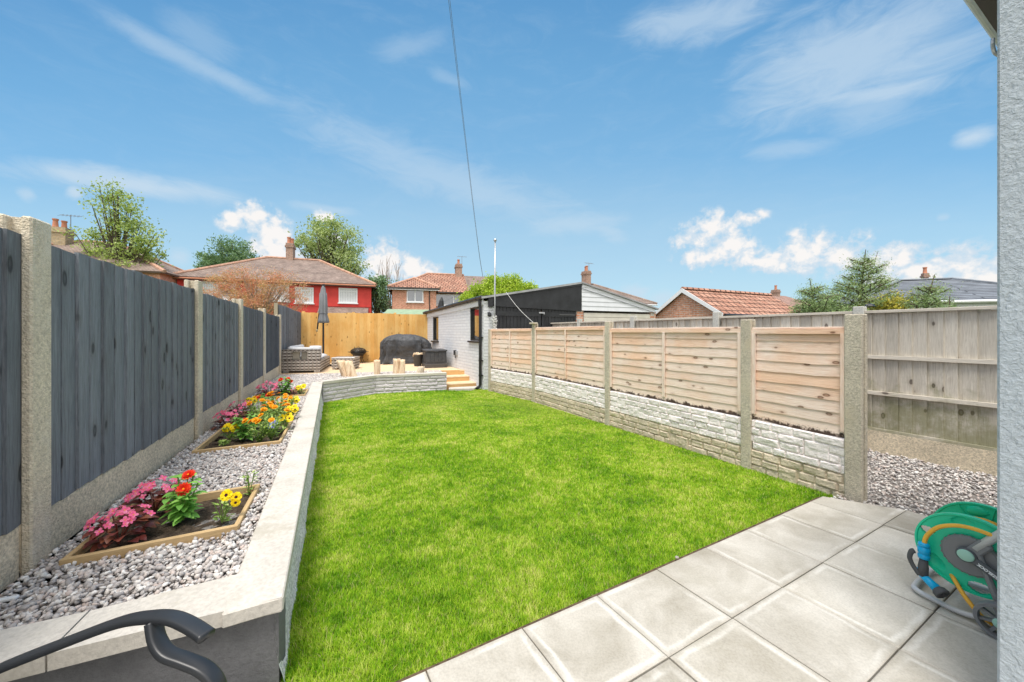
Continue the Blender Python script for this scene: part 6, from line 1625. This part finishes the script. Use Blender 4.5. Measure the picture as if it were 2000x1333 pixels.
# ------------------------------------------------------------------ bedding plants
def leafmesh(mb, base, d_, L, w, cup=.25, droop=.3, seg=4):
    """curved leaf blade with a midrib fold"""
    d_ = unit(d_); s = d_.cross(Z3); s = s.normalized() if s.length > 1e-3 else Vector((1,0,0)); up = s.cross(d_); vs = []; fs = []
    for i in range(seg+1):
        t_ = i/seg; c = Vector(base)+d_*L*t_-Z3*droop*L*t_*t_; ww = w/2*math.sin(math.pi*min(.97, .10+.87*t_**.8))
        vs += [c-s*ww+up*cup*ww, c, c+s*ww+up*cup*ww]
    for i in range(seg): o = i*3; fs += [(o,o+1,o+4,o+3),(o+1,o+2,o+5,o+4)]
    mb.add(vs, fs)
m_lf = mat_leaf('green_leaf', [(0,(0.096,0.256,0.048)),(.5,(0.24,0.528,0.096)),(1,(0.512,0.8,0.224))], trans=.25, nsc=20)
m_lf2 = mat_leaf('ferny_leaf', [(0,(0.112,0.224,0.048)),(.5,(0.32,0.48,0.112)),(1,(0.672,0.752,0.272))], trans=.25, nsc=20)
m_brz = mat_leaf('bronze_leaf', [(0,(.07,.018,.016)),(.5,(.20,.045,.035)),(.8,(.26,.10,.05)),(1,(.32,.20,.08))], trans=.15, nsc=20, spec=.6, rough=.3)
def petalm(n, stops): return mat_leaf(n, stops, trans=.2, nsc=30)
m_pink = petalm('pink_petal', [(0,(.80,.06,.20)),(.6,(.88,.16,.35)),(1,(.92,.42,.58))]); m_redp = petalm('red_petal', [(0,(.62,.015,.006)),(.7,(.85,.05,.015)),(1,(.92,.14,.05))])
m_yelp = petalm('yellow_petal', [(0,(.82,.50,.0)),(1,(.95,.78,.01))]); m_orgp = petalm('orange_petal', [(0,(.75,.20,.0)),(.6,(.90,.40,.005)),(1,(.92,.55,.02))]); m_blup = petalm('blue_petal', [(0,(.16,.16,.62)),(1,(.34,.34,.80))])
m_eye = mat_plain('flower_centre', (.85,.42,.02), .8, .1); m_brn = mat_plain('pansy_blotch', (.06,.012,.02), .8, .1); m_stem = mat_plain('green_stem', (.16,.26,.06), .7, .2)
def petals(mb, c, nrm, n, r0, L, w, lift, layers=1, cup=.2, phase=0):
    nrm = unit(nrm); a0 = nrm.orthogonal().normalized(); b0 = nrm.cross(a0); c = Vector(c)
    for ly in range(layers):
        for k in range(n):
            q = 2*math.pi*(k+.5*ly)/n+phase; rd_ = a0*math.cos(q)+b0*math.sin(q); f = 1-.22*ly; l2 = lift+.35*ly
            dv = (rd_*math.cos(l2)+nrm*math.sin(l2)).normalized(); sd_ = nrm.cross(rd_).normalized(); p0 = c+rd_*r0+nrm*.0015*ly; vs = []; fs = []
            for i in range(4):
                t_ = i/3; ww = w*f/2*(math.sin(math.pi*min(.9,.2+.62*t_))); m_ = p0+dv*L*f*t_+nrm*cup*L*f*t_*t_
                vs += [m_-sd_*ww+nrm*ww*.25, m_, m_+sd_*ww+nrm*ww*.25]
            for i in range(3): o = i*3; fs += [(o,o+1,o+4,o+3),(o+1,o+2,o+5,o+4)]
            mb.add(vs, fs)
def flower(kind, c, nrm, s, root, r):
    mb = MB()
    if kind == 'begonia': petals(mb, c, nrm, 4, .001, .021*s, .0165*s, r.uniform(.1,.5), 1, -.25, r.random()*6); f = mb.build('flower', m_pink, root)
    elif kind == 'dahlia': petals(mb, c, nrm, 13, .003, .030*s, .014*s, .05, 3, .05, r.random()*6); f = mb.build('flower', m_redp, root)
    elif kind == 'marigold': petals(mb, c, nrm, 11, .001, .019*s, .015*s, .15, 3, -.1, r.random()*6); f = mb.build('flower', m_orgp, root)
    else:
        m_ = m_yelp if kind == 'pansy' else m_blup; petals(mb, c, nrm, 5, .001, .024*s, .030*s, .05, 1, -.12, r.random()*6); f = mb.build('flower', m_, root)
    mb = MB(); n_ = unit(nrm)
    if kind in ('pansy','violet'):
        mb.lathe([(.0,.002),(.007*s,.0022),(.008*s,.001)], Vector(c), 8, n_); mb.build('blotch', m_brn, f)
    else: k_ = .55 if kind == 'begonia' else 1.; mb.lathe([(.0,.007*s*k_),(.004*s*k_,.006*s*k_),(.006*s*k_,.002*s)], Vector(c), 8, n_); mb.build('flower_centre', m_eye, f)
    return f
def begonia(c, s, label, nf=10, seed=0, face=(.5,-.8)):
    r = random.Random(seed); c = Vector(c); root = thing('begonia', tuple(c), label, 'begonia', 'pink begonias in the timber beds'); mb = MB(); ms = MB()
    for k in range(int(60)):
        a = r.random()*6.28; rr = .085*s*math.sqrt(r.random()); z = .02+.11*s*r.random()*(1-rr/(.12*s)*.5); p = c+Vector((math.cos(a)*rr, math.sin(a)*rr, z))
        leafmesh(mb, p, (math.cos(a), math.sin(a), r.uniform(-.1,.8)), .045*s, .038*s, .25, .4)
    for k in range(14): a = k*.9; ms.tube([c, c+Vector((math.cos(a)*.03*s, math.sin(a)*.03*s, .06*s)), c+Vector((math.cos(a)*.06*s, math.sin(a)*.06*s, .11*s))], .0025*s, 5)
    mb.build('foliage', m_brz, root, True); ms.build('stem', m_brz, root)
    for k in range(nf*4):
        a = r.random()*6.28; rr = .10*s*math.sqrt(r.random()); z = (.13*math.sqrt(max(0,1-(rr/(.125*s))**2))+.012)*s*r.uniform(.8,1.1)+.01
        flower('begonia', c+Vector((math.cos(a)*rr, math.sin(a)*rr, z)), (math.cos(a)*.7+face[0]*.4, math.sin(a)*.7+face[1]*.5, .9), s*r.uniform(.5,.8), root, r)
    return root
def dahlia(c, s, label, fl_, seed=0, name='dahlia'):
    r = random.Random(seed); c = Vector(c); root = thing(name, tuple(c), label, 'dahlia', 'red dahlias in the timber beds'); mb = MB(); ms = MB()
    for st in range(7):
        a = st*.9+r.random(); tipv = Vector((math.cos(a)*.055*s, math.sin(a)*.055*s, r.uniform(.12,.19)*s)); ms.tube([c, c+tipv*.5+Z3*.01, c+tipv], .003*s, 5)
        for k in range(13):
            f = .12+.88*k/12; p = c+Vector((tipv.x*f, tipv.y*f, tipv.z*f)); q = k*2.4+st
            leafmesh(mb, p, (math.cos(q), math.sin(q), r.uniform(.05,.5)), r.uniform(.045,.07)*s*(1.15-.45*f), .034*s*(1.15-.4*f), .2, .35)
    mb.build('foliage', m_lf, root, True); ms.build('stem', m_stem, root)
    for (dx, dy, dz, sc, nr) in fl_:
        p = c+Vector((dx, dy, dz)); mb = MB(); mb.tube([c+Vector((dx*.3,dy*.3,dz*.4)), p], .0025, 5); mb.build('stem', m_stem, root); flower('dahlia', p, nr, sc, root, r)
    return root
def pansy(c, s, label, fl_, seed=0, kind='pansy', tall=1.):
    r = random.Random(seed); c = Vector(c); root = thing('pansy', tuple(c), label, 'pansy', 'pansies in the timber beds'); mb = MB(); ms = MB()
    for k in range(26):
        a = r.random()*6.28; z = r.random()*.09*s*tall; rr = .03*s; p = c+Vector((math.cos(a)*rr*r.random(), math.sin(a)*rr*r.random(), z)); leafmesh(mb, p, (math.cos(a), math.sin(a), r.uniform(.2,1.1)), .034*s, .016*s, .2, .3)
    for (dx, dy, dz, sc, nr) in fl_: ms.tube([c, c+Vector((dx*.4, dy*.4, dz*.6)), c+Vector((dx, dy, dz))], .0018*s, 5)
    for k in range(5): a = k*1.3; ms.tube([c, c+Vector((math.cos(a)*.03*s, math.sin(a)*.03*s, .08*s*tall))], .0018*s, 5)
    mb.build('foliage', m_lf2, root, True); ms.build('stem', m_stem, root)
    for (dx, dy, dz, sc, nr) in fl_: flower(kind, c+Vector((dx, dy, dz)), nr, sc*s, root, r)
    return root
def marigold(c, s, label, nf, seed, kind='marigold'):
    r = random.Random(seed); c = Vector(c); root = thing('marigold', tuple(c), label, 'marigold', 'marigolds in the middle bed'); mb = MB(); ms = MB()
    for st in range(12):
        a = st*.55; tv = Vector((math.cos(a)*.075*s*r.uniform(.4,1), math.sin(a)*.075*s*r.uniform(.4,1), r.uniform(.07,.15)*s)); ms.tube([c, c+tv], .0022*s, 4)
        for k in range(12): f = .2+.8*k/11; p = c+tv*f; q = k*2.4+st; leafmesh(mb, p, (math.cos(q), math.sin(q), r.uniform(.2,.9)), .038*s, .010*s, .1, .2, 3)
    mb.build('foliage', m_lf2, root, True); ms.build('stem', m_stem, root)
    for k in range(nf):
        a = r.random()*6.28; rr = .085*s*math.sqrt(r.random()); flower(kind, c+Vector((math.cos(a)*rr, math.sin(a)*rr, r.uniform(.13,.18)*s)), (math.cos(a)*.5, math.sin(a)*.5-.4, 1), s*r.uniform(.85,1.2), root, r)
    return root
zb = .30
def gp(px, py): v = G(px, py, zb); return (v.x, v.y, zb)
fr = (.3,-.9,.55)
begonia(gp(232,1062), 1.15, 'bronze leaved begonia with pink flowers at the left corner of the nearest bed', 9, 1)
begonia(gp(302,1000), 1.2, 'second bronze leaved pink begonia, behind the corner one and left of the red dahlia', 7, 2)
dahlia(gp(358,1016), 1.25, 'leafy green dahlia with two bright red flowers in the nearest bed', [(.035,-.035,.185,1.05,fr), (.0,.03,.235,1.0,(.1,-.5,.8))], 3)
pansy(gp(434,1022), 1.1, 'leggy pansy with yellow flowers at the right of the nearest bed', [(.03,-.01,.155,1.1,(.1,-.9,.4)), (.075,.0,.14,.95,(.4,-.8,.3)), (.08,-.01,.115,.8,(.4,-.9,.0))], 4, tall=1.3)
pansy(gp(487,968), 1.1, 'straggly flowerless plant in the back right corner of the nearest bed', [], 5, tall=1.6)
# middle bed
begonia(gp(447,838), 1.35, 'bronze leaved pink begonia on the left edge of the middle bed, nearer one', 8, 11)
begonia(gp(468,815), 1.3, 'bronze leaved pink begonia on the left edge of the middle bed, farther one', 6, 12)
pansy(gp(449,862), 1.7, 'pansy with two yellow flowers in the near left of the middle bed', [(-.02,-.01,.13,1.05,(0,-.9,.5)), (.05,0,.13,1.05,(.1,-.9,.5))], 13)
pansy(gp(436,872), 1.1, 'tiny flowerless seedling at the near left corner of the middle bed', [], 14, tall=.5)
dahlia(gp(478,860), 1.35, 'dark leafy flowerless clump beside the two-flowered yellow pansy', [(0,0,.20,.5,(0,-.4,1))], 15)
dahlia(gp(522,808), 1.35, 'leafy clump with red flowers at the far side of the middle bed', [(-.10,0,.21,1.1,(0,-.7,.7)), (.0,.02,.23,1.1,(0,-.7,.7))], 16)
specs = [(507,866,4,'nearest orange marigold clump in the middle bed'),(530,862,2,'near right marigold with sparse orange flowers'),(500,838,3,'orange marigold in the centre left of the middle bed'),(520,845,4,'orange marigold in the very centre of the middle bed'),
 (505,820,4,'orange and brown marigold behind the centre'),(535,825,4,'dark leaved orange marigold on the centre right'),(545,806,5,'orange marigold at the far end of the middle bed'),(540,842,3,'orange marigold beside the blue pansy'),(562,808,4,'orange marigold at the far right corner of the middle bed')]
for i, (x, y, nf, lb) in enumerate(specs): marigold(gp(x,y), 1.5, lb, nf, 30+i)
for i, (x, y, lb) in enumerate([(568,822,'bushy yellow pansy at the right edge of the middle bed'),(490,802,'yellow pansy at the far left of the middle bed'),(556,842,'pale leaved yellow pansy overhanging the right edging'),(572,802,'yellow pansy in the far right corner of the middle bed')]):
    pansy(gp(x,y), 1.6, lb, [(-.02,-.02,.14,1,(0,-.8,.6)),(.05,.0,.13,1,(.2,-.8,.6)),(.02,.03,.16,.9,(0,-.6,.8))], 50+i)
pansy(gp(535,850), 1.5, 'single blue pansy among the orange flowers', [(0,-.02,.11,1.25,(0,-.8,.6))], 60, 'violet')
# farthest bed
begonia(gp(528,776), 1.7, 'pink begonia at the left of the farthest bed', 8, 71)
dahlia(gp(556,775), 1.7, 'leafy dahlia with red flowers in the middle of the farthest bed', [(-.05,-.02,.27,1.2,(0,-.7,.7)), (.05,0,.28,1.2,(0,-.7,.7)), (.10,0,.24,1.1,(0,-.7,.7))], 72)
pansy(gp(586,773), 1.8, 'yellow pansy at the right of the farthest bed', [(-.02,-.02,.13,1.1,(0,-.8,.6)),(.05,.0,.15,1.1,(0,-.8,.6))], 73)
begonia(gp(572,774), 1.0, 'small dark leaved begonia between the dahlia and the yellow pansy', 2, 74)
